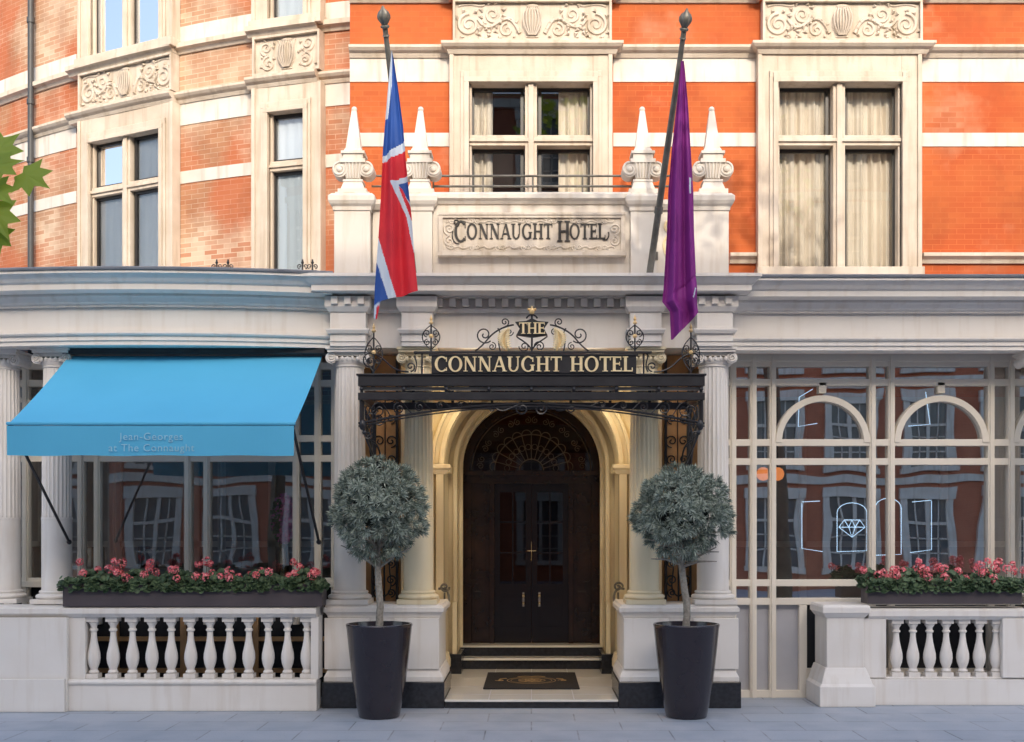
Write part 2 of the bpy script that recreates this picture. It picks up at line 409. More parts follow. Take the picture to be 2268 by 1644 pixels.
b.add([(xl,YM,4.2),(xl,2.6,4.2),(xl,2.6,12.5),(xl,YM,12.5)],[(0,1,2,3)],0,uv=[(0,4.2),(1.1,4.2),(1.1,12.5),(0,12.5)])
make("wall",b,M_brick,H,recalc=False)
TA0,TA1=t_at(370),t_at(215); TB0,TB1=t_at(683),t_at(605)
b=B()
ts=sorted([TA0,TA1,TB0,TB1]+[i*.4 for i in range(23)])
hl=[(TA0,TA1,zwb,zwt),(TB0,TB1,zwb,zwt),(TA0,TA1,10.0,11.9),(TB0,TB1,10.0,11.9)]
grid_wall(b,ts,sorted([4.2,zwb,zwt,10.0,11.9,12.5]),hl,lambda t,z:(cpt(t)[0],cpt(t)[1],z))
make("wall",b,M_brick2,H,recalc=False,label="curved pale brick wall")
SC=[(0,z_sc0),(.03,z_sc0),(.05,z_sc0+.04),(.05,z_sc0+.055),(.10,z_sc0+.08),(.13,z_sc0+.115),(.13,z_sc1-.01),(.10,z_sc1),(0,z_sc1+.01)]
TC=[(0,z_top0-.02),(.03,z_top0-.02),(.06,z_top0+.03),(.12,z_top0+.05),(.12,z_top1),(0,z_top1+.01)]
SL0,SL1=zM(585),zM(562)
SLP=[(0,SL0),(.04,SL0),(.06,SL0+.05),(.12,SL0+.09),(.12,SL1-.01),(0,SL1)]
s1=(xM(1000),xM(1358)); s2=(xM(1680),xM(2040))
segs=[(xl,s1[0]),(s1[1],s2[0]),(s2[1],10)]
for a,c in segs:
    for q0,q1 in((z_w0,z_sc0),(z_b0,z_b1),(z_top1,z_u1)):
        band=B();band.box(a,c,YM-.012,YM+.02,q0,q1);make("stone_band",band,M_white,H)
    for pf in(SC,TC):
        b=B();b.sweep(straight(a,c,YM),pf);make("string_course",b,M_stone,H)
for s in (s1,s2):
    for pf in(SC,TC):
        b=B();b.sweep(around(s[0],s[1],YM-.14,YM+.01),pf);make("string_course",b,M_stone,H)
for a,c in((xM(1615),s2[0]),(s2[1],10)):
    b=B();b.sweep(straight(a,c,YM),SLP);make("string_course",b,M_stone,H)
TAs0,TAs1=t_at(397),t_at(170); TBs0,TBs1=t_at(712),t_at(560)
csegs=[(0,TBs0),(TBs1,TAs0),(TAs1,8.4)]
for a,c in csegs:
    for z0,z1 in((z_w0,z_sc0),(z_b0,z_b1),(z_top1,z_u1)):
        band=B();band.sweep(cpath(a,c),[(-.02,z0),(.012,z0),(.012,z1),(-.02,z1)]);make("stone_band",band,M_white,H)
    for pf in(SC,TC):
        b=B();b.sweep(cpath(a,c),pf);make("string_course",b,M_stone,H)
for a,c in((TBs0,TBs1),(TAs0,TAs1)):
    for pf in(SC,TC):
        b=B();b.sweep(cpath(a,c,.12),[(-.14,pf[0][1])]+pf[1:-1]+[(-.14,pf[-1][1])]);make("string_course",b,M_stone,H)
def window(cx,cy,ang,hw,z0,z1,shw,zs0,zs1,tr,mull,curt,gl,name="window",proud=.14,dp=0.):
    T=Matrix.Translation((cx,cy,0))@Matrix.Rotation(ang,4,'Z')
    s=B();s.T=T
    for q in(-1,1):
        s.box(q*(hw+.0),q*shw,-proud,.02,zs0,zs1)
        s.box(q*(hw+.07),q*(hw+.0),-proud-.05,-proud+.001,z0,z1+.14)
        s.box(q*(hw+.12),q*(hw+.07),-proud-.03,-proud+.001,z0,z1+.17)
        s.box(q*(shw-.06),q*(shw),-proud-.025,-proud+.001,zs0,zs1)
        s.box(q*hw,q*(hw+.05),-proud+.003,.25,z0-.02,z1+.02)
        s.box(q*hw,q*(hw-.035),-proud+.05,.14,z0,z1)
    s.box(-hw,hw,-proud+.002,.25,z1,zs1)
    s.box(-hw-.07,hw+.07,-proud-.053,-proud,z1,z1+.07)
    s.box(-hw-.12,hw+.12,-proud-.033,-proud,z1+.07,z1+.16)
    s.box(-shw-.02,shw+.02,-proud-.08,.0,zs0-.08,z0)
    s.box(-hw-.15,hw+.15,-.003,.26,z0-.05,z0-.001)
    mw=.085
    if mull: s.box(-mw,mw,-proud+.03,.14,z0,z1); s.box(-mw*.45,mw*.45,-proud-.0,-proud+.031,z0,z1)
    s.box(-hw,hw,-proud+.033,.135,tr[0],tr[1]); s.box(-hw,hw,-proud+.004,-proud+.034,tr[0]+.05,tr[1]-.05)
    w=make(name,s,M_stone,H,bevel=.006)
    fr=B();fr.T=T;g=B();g.T=T;c=B();c.T=T
    cols=[(-hw,-mw),(mw,hw)] if mull else [(-hw,hw)]
    for a,d in cols:
        for e,f in((z0,tr[0]),(tr[1],z1)):
            k=.045;y0,y1=.06+dp,.11+dp
            a1,d1=a+.02,d-.02
            fr.box(a1,a1+k,y0,y1,e,f);fr.box(d1-k,d1,y0,y1,e,f)
            fr.box(a1+k,d1-k,y0+.003,y1-.003,e,e+k);fr.box(a1+k,d1-k,y0+.003,y1-.003,f-k,f)
            g.add([(a,.09+dp,e),(d,.09+dp,e),(d,.09+dp,f),(a,.09+dp,f)],[(0,1,2,3)])
    make("sash",fr,M_sash,w);make("glass",g,gl,w)
    if curt=='blind':
        n=int(2*hw/.02)
        for i in range(n):
            p,q=-hw+2*hw*i/n,-hw+2*hw*(i+1)/n
            f=lambda x:.122+dp+.006*math.sin(x*40)
            c.add([(p,f(p),z0),(q,f(q),z0),(q,f(q),z1),(p,f(p),z1)],[(0,1,2,3)])
        make("blind",c,M_blind,w)
    else:
        n=int(2*hw/.012);vs=[];gap=curt
        for i in range(n+1):
            x=-hw+2*hw*i/n
            yy=.18+.028*math.sin(x*46+math.sin(x*9)*1.5)+.012*math.sin(x*91)
            if gap and (-hw*.62<x<-hw*.12 or hw*.12<x<hw*.45): yy=None
            vs.append((x,yy))
        for i in range(n):
            if vs[i][1] is None or vs[i+1][1] is None: continue
            c.add([(vs[i][0],vs[i][1],z0),(vs[i+1][0],vs[i+1][1],z0),(vs[i+1][0],vs[i+1][1],z1),(vs[i][0],vs[i][1],z1)],[(0,1,2,3)])
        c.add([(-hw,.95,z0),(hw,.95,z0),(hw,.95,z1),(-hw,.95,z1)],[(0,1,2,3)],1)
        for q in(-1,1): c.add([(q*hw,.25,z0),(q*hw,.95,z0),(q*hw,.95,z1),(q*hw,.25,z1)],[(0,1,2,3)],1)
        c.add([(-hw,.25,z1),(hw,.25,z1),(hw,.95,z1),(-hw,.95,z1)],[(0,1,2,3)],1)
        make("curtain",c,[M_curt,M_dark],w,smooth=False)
    return w
hw=(w2[1]-w2[0])/2
window((w1[0]+w1[1])/2,YM,0,hw,zwb,zwt,(s1[1]-s1[0])/2,zwb-.05,z_sc0,(tr0,tr1),True,1,M_glass)
window((w2[0]+w2[1])/2,YM,0,hw,zwb,zwt,(s2[1]-s2[0])/2,zwb-.05,z_sc0,(tr0,tr1),True,0,M_glass)
def onc(t0,t1,s0,s1_):
    tm=(t0+t1)/2;x,y,nx,ny=cpt(tm);x1,y1,_,_=cpt(t0);x2,y2,_,_=cpt(t1)
    ang=math.atan2(y1-y2,x1-x2);hw=math.hypot(x1-x2,y1-y2)/2
    a,b_,_,_=cpt(s0);c,d,_,_=cpt(s1_);sh=math.hypot(a-c,b_-d)/2
    return x,y,ang,hw,sh
xa,ya,aa,ha,sa=onc(TA0,TA1,TAs0,TAs1); xb,yb_,ab,hb,sb=onc(TB0,TB1,TBs0,TBs1)
sa=ha+.27
for z0_,z1_,zs0_,zs1_,tr_ in((zwb,zwt,zwb-.05,z_sc0,(tr0,tr1)),(10.06,11.9,10.0,12.4,(11.6,11.7))):
    window(xa,ya,aa,ha,z0_,z1_,sa,zs0_,zs1_,tr_,True,'blind',M_glassL,dp=-.09)
    window(xb,yb_,ab,hb,z0_,z1_,sb,zs0_,zs1_,tr_,False,'blind',M_glassL,dp=-.09)
def relief(cx,cy,ang,hw,z0,z1,proud=.14,urn=True):
    b=B();b.T=Matrix.Translation((cx,cy,0))@Matrix.Rotation(ang,4,'Z')
    b.box(-hw,hw,-proud+.03,.02,z0,z1)
    k=.035
    b.box(-hw,hw,-proud-.03,-proud+.031,z1-k,z1);b.box(-hw,hw,-proud-.03,-proud+.031,z0,z0+k)
    b.box(-hw,-hw+k,-proud-.028,-proud+.031,z0+k,z1-k);b.box(hw-k,hw,-proud-.028,-proud+.031,z0+k,z1-k)
    h=z1-z0;zc=(z0+z1)/2;y=-proud+.03
    rs=random.Random(int(cx*100)+5)
    for q in(-1,1):
        if hw>.7:
            b.tube(bez((q*.18,y,zc-h*.28),(q*hw*.35,y,zc+h*.6),(q*hw*.5,y,zc-h*.55),(q*hw*.68,y,zc+h*.05)),[.032]*15,6)
            b.tube(spiral(q*(hw*.80),zc-h*.08,y,h*.27,1.8,pi/2,-q,30,.12),[.034-.018*i/30 for i in range(31)],6)
            b.tube(spiral(q*(hw*.50),zc+h*.16,y,h*.20,1.5,0 if q<0 else pi,q,24,.12),[.028-.014*i/24 for i in range(25)],6)
            b.tube(spiral(q*(hw*.32),zc-h*.20,y,h*.17,1.4,pi/2,-q,22,.12),[.026-.012*i/22 for i in range(23)],6)
            b.tube(bez((q*hw*.93,y,zc+h*.36),(q*hw*.75,y,zc+h*.48),(q*hw*.66,y,zc+h*.3),(q*hw*.6,y,zc+h*.4)),.018,6)
            cs=[(hw*.80,-h*.08,h*.36),(hw*.5,h*.16,h*.29),(hw*.32,-h*.2,h*.26),(hw*.62,-h*.3,h*.12)]
            for (ux,uz,ur) in cs:
                for j in range(9):
                    an=2*pi*j/9+rs.uniform(-.2,.2);c0=Vector((q*ux+ur*.86*math.cos(an),y,zc+uz+ur*.86*math.sin(an)))
                    if abs(c0.x)>hw-.05 or abs(c0.z-zc)>h*.44: continue
                    L=rs.uniform(.05,.085);ad=an+q*1.0
                    b.tube([c0,c0+Vector((L*.5*math.cos(ad),-.018,L*.5*math.sin(ad))),c0+Vector((L*math.cos(ad+.5),0,L*math.sin(ad+.5)))],[.010,.024,.005],6)
        else:
            b.tube(spiral(q*hw*.62,zc+h*.2,y,h*.18,1.5,-pi/2,q,22,.12),.024,6)
            b.tube(spiral(q*hw*.55,zc-h*.2,y,h*.20,1.5,pi/2,-q,22,.12),.024,6)
            b.tube(bez((q*.03,y,z0+.08),(q*hw*.4,y,zc),(q*hw*.1,y,zc+.1),(q*hw*.25,y,z1-.08)),.02,6)
            for j in range(8):
                an=rs.uniform(0,6.28);c0=Vector((q*hw*rs.uniform(.3,.85),y,zc+h*rs.uniform(-.38,.38)))
                b.tube([c0,c0+Vector((.03*math.cos(an),-.014,.03*math.sin(an))),c0+Vector((.06*math.cos(an+.5),0,.06*math.sin(an+.5)))],[.01,.02,.005],6)
    if urn:
        b.sphere((0,y,zc),h*.3,16,0,(.72 if hw>.7 else .4,.3,1.15))
        for j in range(-3,4): b.tube(bez((j*.028,y-.055,zc+h*.3),(j*.05,y-.078,zc+.05),(j*.05,y-.078,zc-.05),(j*.015,y-.04,zc-h*.34)),.010,5)
        b.sphere((0,y,z1-.08),.06,10,0,(1.6,.5,.6));b.sphere((0,y,z0+.08),.05,10,0,(2,.5,.5))
    make("relief_panel",b,M_relief,H,smooth=True)
relief(sum(s1)/2,YM,0,(s1[1]-s1[0])/2-.03,z_sc1+.02,z_top0-.03)
relief(sum(s2)/2,YM,0,(s2[1]-s2[0])/2-.03,z_sc1+.02,z_top0-.03)
relief(xa,ya,aa,sa-.02,z_sc1+.02,z_top0-.03)
relief(xb,yb_,ab,sb-.02,z_sc1+.02,z_top0-.03)
t=t_at(82);x,y,nx,ny=cpt(t)
b=B();b.tube([(x+nx*.12,y+ny*.12,4.3),(x+nx*.12,y+ny*.12,12.4)],.05,12)
for z in(6.4,8.6,9.6,11): b.tube([(x+nx*.12,y+ny*.12,z),(x+nx*.12,y+ny*.12,z+.09)],.065,12)
make("downpipe",b,surf("dark_pipe_paint",(.07,.075,.08),None,.5,5,.1),H,smooth=True)
# ---------------------------------------------------------------- ground floor entablature
zf0,zf1=4.82,5.14
CORN=[(-.2,zf1),(.05,zf1),(.05,zf1+.03),(.09,zf1+.05),(.12,zf1+.10),(.14,zf1+.12),(.14,zf1+.15),(.30,zf1+.17),(.30,zf1+.24),(.33,zf1+.26),(.36,zf1+.30),(.41,zf1+.345),(.43,zf1+.35),(.43,zf1+.385),(-.2,zf1+.39)]
LEAD=[(-.2,zf1+.392),(.45,zf1+.387),(.455,zf1+.41),(.40,zf1+.435),(-.2,zf1+.45)]
ARC=[(-.3,4.66),(0,4.66),(0,4.715),(.02,4.718),(.02,4.775),(.045,4.78),(.06,4.80),(.06,4.822),(-.3,4.825)]
FRI=[(-.3,zf0+.006),(0.0,zf0+.006),(0.0,zf1-.002),(-.3,zf1-.002)]
def yl(x): return -.30+.30*((x+5.1)/2.35)**2*.8
def lpath(x0,x1,n=22):
    o=[]
    for i in range(n+1):
        x=x0+(x1-x0)*i/n;s=.6*.8*(x+5.1)/2.35**2;l=math.hypot(s,1);o.append((x,yl(x),s/l,-1/l))
    return o
LP=lpath(-8.6,-2.6);RP=straight(2.55,9.5,.15)
for nm,pf,mt in(("cornice",CORN,M_paint),("lead_flashing",LEAD,M_lead),("architrave",ARC,M_paint),("frieze",FRI,M_paint)):
    for P in(LP,RP):
        b=B();b.sweep(P,pf);make(nm,b,mt,H)
for bb in((-9.5,xl-.05,.3,6.5,5.40,5.50),(2.6,9.5,.5,1.49,5.40,5.50)):
    b=B();b.box(*bb);make("flat_roof",b,M_lead,H)
# ---------------------------------------------------------------- portico entablature
b=B();b.box(-2.58,2.58,.0,1.49,4.67,5.45)
make("portico_block",b,M_paint,H)
b=B()
PC=[(-.05,5.29),(.10,5.29),(.10,5.31),(.34,5.33),(.34,5.40),(.37,5.42),(.43,5.48),(.45,5.49),(.45,5.53),(-.05,5.545)]
b.sweep(around(-2.45,2.45,-.08,.5),PC)
b.sweep(around(-2.5,2.5,-.03,.5),[(-.05,5.12),(.03,5.12),(.05,5.15),(.05,5.17),(-.05,5.17)])
make("portico_cornice",b,M_paint,H)
b=B()
x=-1.36
while x<1.4:
    b.box(x-.042,x+.042,-.155,-.02,5.185,5.285);x+=.17
b.box(-2.5,2.5,-.06,.0,5.17,5.29)
for q in(-1,1):
    for xx in(2.18,2.35,2.52):
        b.box(q*xx-.042,q*xx+.042,-.30,-.2,5.185,5.285)
make("dentil_course",b,M_paint,H,bevel=.004)
for q in(-1,1):
    for cx,wd in((2.36,.23),(1.47,.2)):
        b=B();b.box(q*cx-wd,q*cx+wd,-.2,.002,4.66,5.16)
        b.sweep(around(q*cx-wd,q*cx+wd,-.2,.0),[(-.02,4.82),(.03,4.82),(.05,4.86),(.05,4.88),(-.02,4.89)])
        b.sweep(around(q*cx-wd,q*cx+wd,-.2,.0),[(-.02,5.10),(.02,5.10),(.06,5.16),(.06,5.292),(-.02,5.292)])
        b.box(q*cx-wd-.015,q*cx+wd+.015,-.215,.0,4.72,4.725)
        make("entablature_block",b,M_paint,H,bevel=.004)
# ---------------------------------------------------------------- parapet
b=B()
b.box(-2.1,2.1,.22,.5,5.54,6.55)
b.box(-1.3,1.3,.16,.221,5.54,6.60)
b.sweep(straight(-1.3,1.3,.16),[(-.35,6.58),(.02,6.58),(.05,6.62),(.09,6.64),(.09,6.70),(.05,6.73),(-.35,6.73)])
b.sweep(straight(-2.1,-1.6,.2),[(-.3,6.52),(.02,6.52),(.07,6.58),(.07,6.64),(-.3,6.66)])
b.sweep(straight(1.6,2.1,.2),[(-.3,6.52),(.02,6.52),(.07,6.58),(.07,6.64),(-.3,6.66)])
b.box(-2.58,-2.1,.3,1.49,5.54,6.4);b.box(2.1,2.58,.3,1.49,5.54,6.4)
M_par=surf("parapet_stucco",(.82,.76,.68),(.74,.67,.58),.6,1.6,.1,25,stain_ao=(.60,.50,.38))
make("parapet",b,M_par,H,bevel=.005)
b=B();px0,px1=X(975,.1),X(1381,.1);pz0,pz1=Z(562,.1),Z(478,.1)
b.box(px0,px1,.09,.165,pz0,pz1)
k=.035
b.box(px0-.02,px1+.02,.05,.16,pz1-.0,pz1+.03);b.box(px0-.03,px1+.03,.02,.16,pz0-.04,pz0)
b.box(px0-.02,px0+k,.06,.092,pz0,pz1);b.box(px1-k,px1+.02,.06,.092,pz0,pz1);b.box(px0+k,px1-k,.062,.092,pz1-k,pz1);b.box(px0+k,px1-k,.062,.092,pz0,pz0+k)
zc=(pz0+pz1)/2
for q in(-1,1):
    xe=(px0+px1)/2+q*((px1-px0)/2-.12);y=.088
    b.tube(spiral(xe,zc+.07,y,.08,1.6,-pi/2,q,24,.1),.015,5)
    b.tube(spiral(xe,zc-.09,y,.07,1.5,pi/2,-q,24,.1),.015,5)
for i in range(13):
    xx=px0+.20+i*(px1-px0-.40)/12
    for s in(-1,1):
        sg=1 if i%2 else -1
        b.tube(bez((xx-.12,y,zc+s*.155),(xx-.05,y,zc+s*.235),(xx+.02,y,zc+s*.11),(xx+.08,y,zc+s*.18)),.012,5)
        b.tube(spiral(xx+.05*sg,zc+s*.175,y,.036,1.3,0,s*sg,14,.2),.012,5)
        b.sphere((xx,y,zc+s*.2),.016,6,0,(1.6,.8,.8))
sp=make("sign_panel",b,M_relief,H,smooth=True)
b=B();lx0=X(1012,.07)
text(b,"CONNAUGHT HOTEL",lx0,X(1342,.07),Z(529,.07),.20,.078,.02,0,1.2,caps=(0,10),shift={0:-.26,1:-.05,10:-.12})
# swash tails on the C, the H and the last L
b.tube(spiral(lx0-.01,Z(500,.07)+.04,.075,.05,1.1,-pi/2,1,16,.3),.007,5)
b.tube(bez((lx0+.03,.075,Z(534,.07)-.03),(lx0-.05,.075,Z(534,.07)-.05),(lx0-.08,.075,Z(520,.07)),(lx0-.05,.075,Z(512,.07))),.007,5)
xe_=X(1342,.07);b.tube(bez((xe_-.04,.075,Z(529,.07)),(xe_+.02,.075,Z(534,.07)-.02),(xe_+.06,.075,Z(520,.07)),(xe_+.03,.075,Z(514,.07))),.008,5)
make("sign_lettering",b,M_letter,sp,label="dark bronze letters on carved panel")
for q in(-1,1):
    b=B();b.tube(spiral(q*1.85,6.3,.215,.10,1.6,pi/2,q,24,.1),.018,5);b.tube(spiral(q*1.87,6.03,.215,.12,1.6,-pi/2,q,24,.1),.018,5)
    b.tube(bez((q*1.8,.215,6.18),(q*1.7,.215,6.1),(q*1.75,.215,5.9),(q*1.9,.215,5.8)),.018,5)
    make("carved_scroll",b,M_palegold,H,smooth=True)
    for cx,wd,yf in((2.35,.235,.08),(1.47,.17,.1)):
        b=B();b.box(q*cx-wd,q*cx+wd,yf,yf+.5,5.54,6.66)
        P=around(q*cx-wd,q*cx+wd,yf,yf+.5)
        b.sweep(P,[(-.02,5.54),(.05,5.54),(.05,5.6),(.02,5.65),(-.02,5.66)])
        b.sweep(P,[(-.02,6.48),(.015,6.48),(.02,6.53),(.05,6.56),(.07,6.60),(.07,6.66),(.03,6.70),(-.02,6.70)])
        b.box(q*cx-wd+.01,q*cx+wd-.01,yf+.01,yf+.49,6.66,6.73)
        make("parapet_pier",b,M_par,H,bevel=.004)
def finial():
    b=B()
    b.box(-.19,.19,-.19,.19,0,.06);b.frustum(0,0,.16,.16,.06,.12,.12,.17);b.box(-.13,.13,-.13,.13,.17,.20)
    b.frustum(0,0,.09,.10,.20,.14,.13,.42)
    for i in range(-2,3): b.tube([(i*.035,-.11,.22),(i*.048,-.135,.42)],.013,6)
    b.box(-.165,.165,-.15,.15,.42,.47);b.box(-.13,.13,-.13,.13,.47,.54);b.box(-.155,.155,-.15,.15,.54,.575)
    for q in(-1,1):
        T=b.T;b.T=(T or Matrix.Identity(4))@Matrix.Translation((q*.175,0,.335))@Matrix.Rotation(pi/2,4,'X')
        b.lathe(0,0,[(.05,-.125),(.1,-.12),(.1,.12),(.05,.125)],24);b.lathe(0,0,[(.02,-.15),(.035,-.14),(.035,.14),(.02,.15)],14)
        b.T=T
        b.tube(spiral(q*.175,.335,-.125,.095,1.5,pi/2,-q,24,.2),.016,6)
    b.frustum(0,0,.125,.125,.575,.105,.105,.62)
    b.frustum(0,0,.10,.10,.62,.032,.032,1.14)
    b.sphere((0,0,1.165),.04,12)
    return b
fb=finial()
first=None
for cx in(-2.36,-1.475,1.475,2.40):
    loc=(cx,.34,6.73)
    if first is None: first=make("obelisk_finial",fb,M_par,H,smooth=True,loc=loc)
    else: copypart(first,loc,H)
b=B()
for z in(Z(390,.5),Z(413,.5)): b.tube([(X(960,.5),.5,z),(X(1400,.5),.5,z)],.016,8)
for i in range(5):
    x=X(960,.5)+(X(1400,.5)-X(960,.5))*i/4;b.tube([(x,.5,6.72),(x,.5,Z(390,.5))],.012,8)
make("balcony_rail",b,M_bronze,H,smooth=True)
for q in(-1,1):
    b=B()
    for z in(Z(390,.5),Z(413,.5)): b.tube([(q*1.62,.5,z),(q*2.15,.5,z)],.014,8)
    b.tube([(q*1.9,.5,6.6),(q*1.9,.5,Z(390,.5))],.012,8)
    make("balcony_rail",b,M_bronze,H,smooth=True)
# ---------------------------------------------------------------- columns
def column(cx,cy,z0,z1,r,mt,name="column"):
    h=z1-z0
    b=B();zp=z0+.17
    b.lathe(cx,cy,[(r*1.02,zp),(r,zp+.03),(r*1.0,z0+h*.33)],40)
    b.lathe(cx,cy,[(r*1.03,z0+h*.33),(r*1.03,z0+h*.33+.03)],40)
    zt=z1-.22
    b.lathe(cx,cy,[(r*.98,z0+h*.33+.03),(r*.97,z0+h*.6),(r*.88,zt-.03)],0,0,22,.062)
    b.lathe(cx,cy,[(r*.87,zt-.03),(r*.93,zt-.02),(r*.93,zt)],36)
    c=make(name,b,mt,H,smooth=True)
    b=B();k=r*1.32
    b.box(cx-k,cx+k,cy-k,cy+k,z0,z0+.06)
    pf=[(r*1.28,z0+.06)]+[(r*1.22+.03*math.sin(a),z0+.09-.03*math.cos(a)) for a in(.5,1,1.5,2,2.6)]+[(r*1.12,z0+.13),(r*1.12,z0+.135),(r*1.17,z0+.15),(r*1.12,z0+.168),(r*1.0,z0+.172)]
    b.lathe(cx,cy,pf,36)
    make("column_base",b,mt,c,smooth=True)
    b=B();k=r*1.22
    b.lathe(cx,cy,[(r*.9,zt),(r*1.08,zt+.06),(r*1.08,zt+.09)],32)
    b.box(cx-k,cx+k,cy-k,cy+k,z1-.065,z1-.03);b.box(cx-k-.02,cx+k+.02,cy-k-.02,cy+k+.02,z1-.03,z1)
    b.box(cx-k,cx+k,cy-r*.95,cy+r*.95,z1-.11,z1-.065)
    for q in(-1,1):
        vx=cx+q*r*1.02;vz=z1-.135;vr=r*.36
        T=Matrix.Translation((vx,cy,vz))@Matrix.Rotation(pi/2,4,'X');b.T=T
        b.lathe(0,0,[(vr*.8,-r*.98),(vr,-r*.95),(vr*.8,0),(vr,r*.95),(vr*.8,r*.98)],20);b.T=None
        b.tube(spiral(vx,vz,cy-r*1.0,vr*.85,1.8,pi/2,q,30,.12),.011,5)
    for i in range(-2,3): b.sphere((cx+i*r*.32,cy-r*1.03,zt+.075),.028,8,0,(.8,.6,1.2))
    make("capital",b,mt,c,smooth=True)
for q in(-1,1):
    column(q*2.38,.1,1.335,4.66,.208,M_paint)
    column(q*1.48,.1,1.335,4.66,.195,M_creamglow)
column(X(112,-.05),.15,1.335,4.66,.19,M_paint);column(X(-14,-.05),.3,1.335,4.66,.19,M_paint)
column(X(2316,.1),.3,1.335,4.66,.19,M_paint)
for q in(-1,1):
    b=B()
    x0,x1=sorted((q*2.62,q*1.19))
    b.box(x0,x1,-.12,1.0,.34,1.31)
    P=around(x0,x1,-.12,1.0)
    b.sweep(P,[(-.02,.34),(.055,.34),(.055,.40),(.04,.43),(.02,.47),(.01,.50),(-.02,.50)])
    b.sweep(P,[(-.02,1.16),(.01,1.16),(.015,1.19),(.035,1.22),(.06,1.24),(.06,1.29),(.04,1.31),(.03,1.335),(-.02,1.335)])
    b.box(x0,x1,-.12,1.0,1.31,1.333)
    for c in(2.38,1.48):
        b.box(q*c-.29,q*c+.29,-.16,-.119,.50,1.16)
    make("pedestal",b,M_paint,H,bevel=.006)
    b=B();x0,x1=sorted((q*2.70,q*1.12));b.box(x0,x1,-.19,1.0,0.002,.34);make("pedestal_plinth",b,M_blackst,H,bevel=.01)
for q in(-1,1):
    b=B();x0,x1=sorted((q*1.6,q*2.3))
    b.box(x0,x1,.6,.65,1.33,4.66,0)
    x0,x1=sorted((q*1.80,q*2.16))
    o=make("side_screen",b,M_ochre,H)
    b=B()
    for xx in(x0,x1-.03): b.box(xx,xx+.03,.52,.6,1.34,4.6)
    b.box(x0,x1,.523,.6,3.0,3.05);b.box(x0,x1,.523,.6,2.05,2.1)
    c=(x0+x1)/2
    for s in(-1,1):
        for zz,r in((1.62,.08),(1.85,.065),(1.45,.06)):
            b.tube(spiral(c+s*.09,zz,.5,r,1.6,-pi/2,s,26,.12),.011,5)
        b.tube(bez((c,.5,1.4),(c+s*.2,.5,1.5),(c-s*.02,.5,1.75),(c+s*.12,.5,2.0)),.011,5)
    b.tube([(c,.5,1.34),(c,.5,2.05)],.013,6)
    for zz,r in((3.25,.07),(3.5,.09),(3.8,.07),(4.1,.08)):
        for s in(-1,1): b.tube(spiral(c+s*.08,zz,.585,r,1.5,-pi/2,s,20,.12),.009,5)
        b.tube([(c,.585,zz-.15),(c,.585,zz+.15)],.008,5)
    make("screen_ironwork",b,M_black,o,smooth=True)
    b=B();b.box(x0+.03,x1-.03,.585,.599,2.1,3.0);make("screen_glass",b,M_glassR,o)
# ---------------------------------------------------------------- porch interior
zcA=3.24;fz=.115
for q in(-1,1):
    b=B();b.box(q*1.62,q*1.75,.45,1.8,fz,4.66);make("porch_side_wall",b,M_creamglow,H)
b=B();b.box(-1.75,1.75,.3,1.8,4.62,4.66);make("porch_ceiling",b,M_creamglow,H)
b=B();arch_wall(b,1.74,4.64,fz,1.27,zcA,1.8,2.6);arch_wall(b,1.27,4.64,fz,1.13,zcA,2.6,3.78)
make("portal_wall",b,M_creamglow,H,smooth=True,recalc=False)
b=B();b.box(-1.9,1.9,4.5,4.55,0,5);b.box(-1.9,-1.3,3.8,4.5,0,5);b.box(1.3,1.9,3.8,4.5,0,5);b.box(-1.9,1.9,3.8,4.5,4.7,5);b.box(-1.3,1.3,3.9,4.5,.40,.45);make("hall_wall",b,surf("hall_brown",(.12,.06,.035),(.05,.025,.015),.6,2,0),H)
b=B()
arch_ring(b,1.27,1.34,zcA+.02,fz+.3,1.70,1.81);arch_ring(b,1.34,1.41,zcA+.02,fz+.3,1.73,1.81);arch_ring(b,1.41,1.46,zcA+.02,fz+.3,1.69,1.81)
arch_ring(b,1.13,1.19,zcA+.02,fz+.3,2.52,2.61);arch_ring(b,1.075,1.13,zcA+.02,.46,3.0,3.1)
make("arch_moulding",b,M_creamglow,H,bevel=.005)
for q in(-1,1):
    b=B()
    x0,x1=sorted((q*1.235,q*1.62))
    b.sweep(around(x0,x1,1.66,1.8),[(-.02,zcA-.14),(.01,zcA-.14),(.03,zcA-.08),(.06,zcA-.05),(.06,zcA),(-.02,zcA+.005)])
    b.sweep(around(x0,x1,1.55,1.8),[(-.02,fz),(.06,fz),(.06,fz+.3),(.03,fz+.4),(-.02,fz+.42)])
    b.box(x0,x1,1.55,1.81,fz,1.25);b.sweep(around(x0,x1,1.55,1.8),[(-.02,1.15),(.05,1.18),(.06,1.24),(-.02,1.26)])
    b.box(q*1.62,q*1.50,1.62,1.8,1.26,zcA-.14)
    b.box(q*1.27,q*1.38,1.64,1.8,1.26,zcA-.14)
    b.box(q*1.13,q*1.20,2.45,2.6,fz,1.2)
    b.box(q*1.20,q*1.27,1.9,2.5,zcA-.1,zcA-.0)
    make("jamb_pilaster",b,M_creamglow,H,bevel=.005)
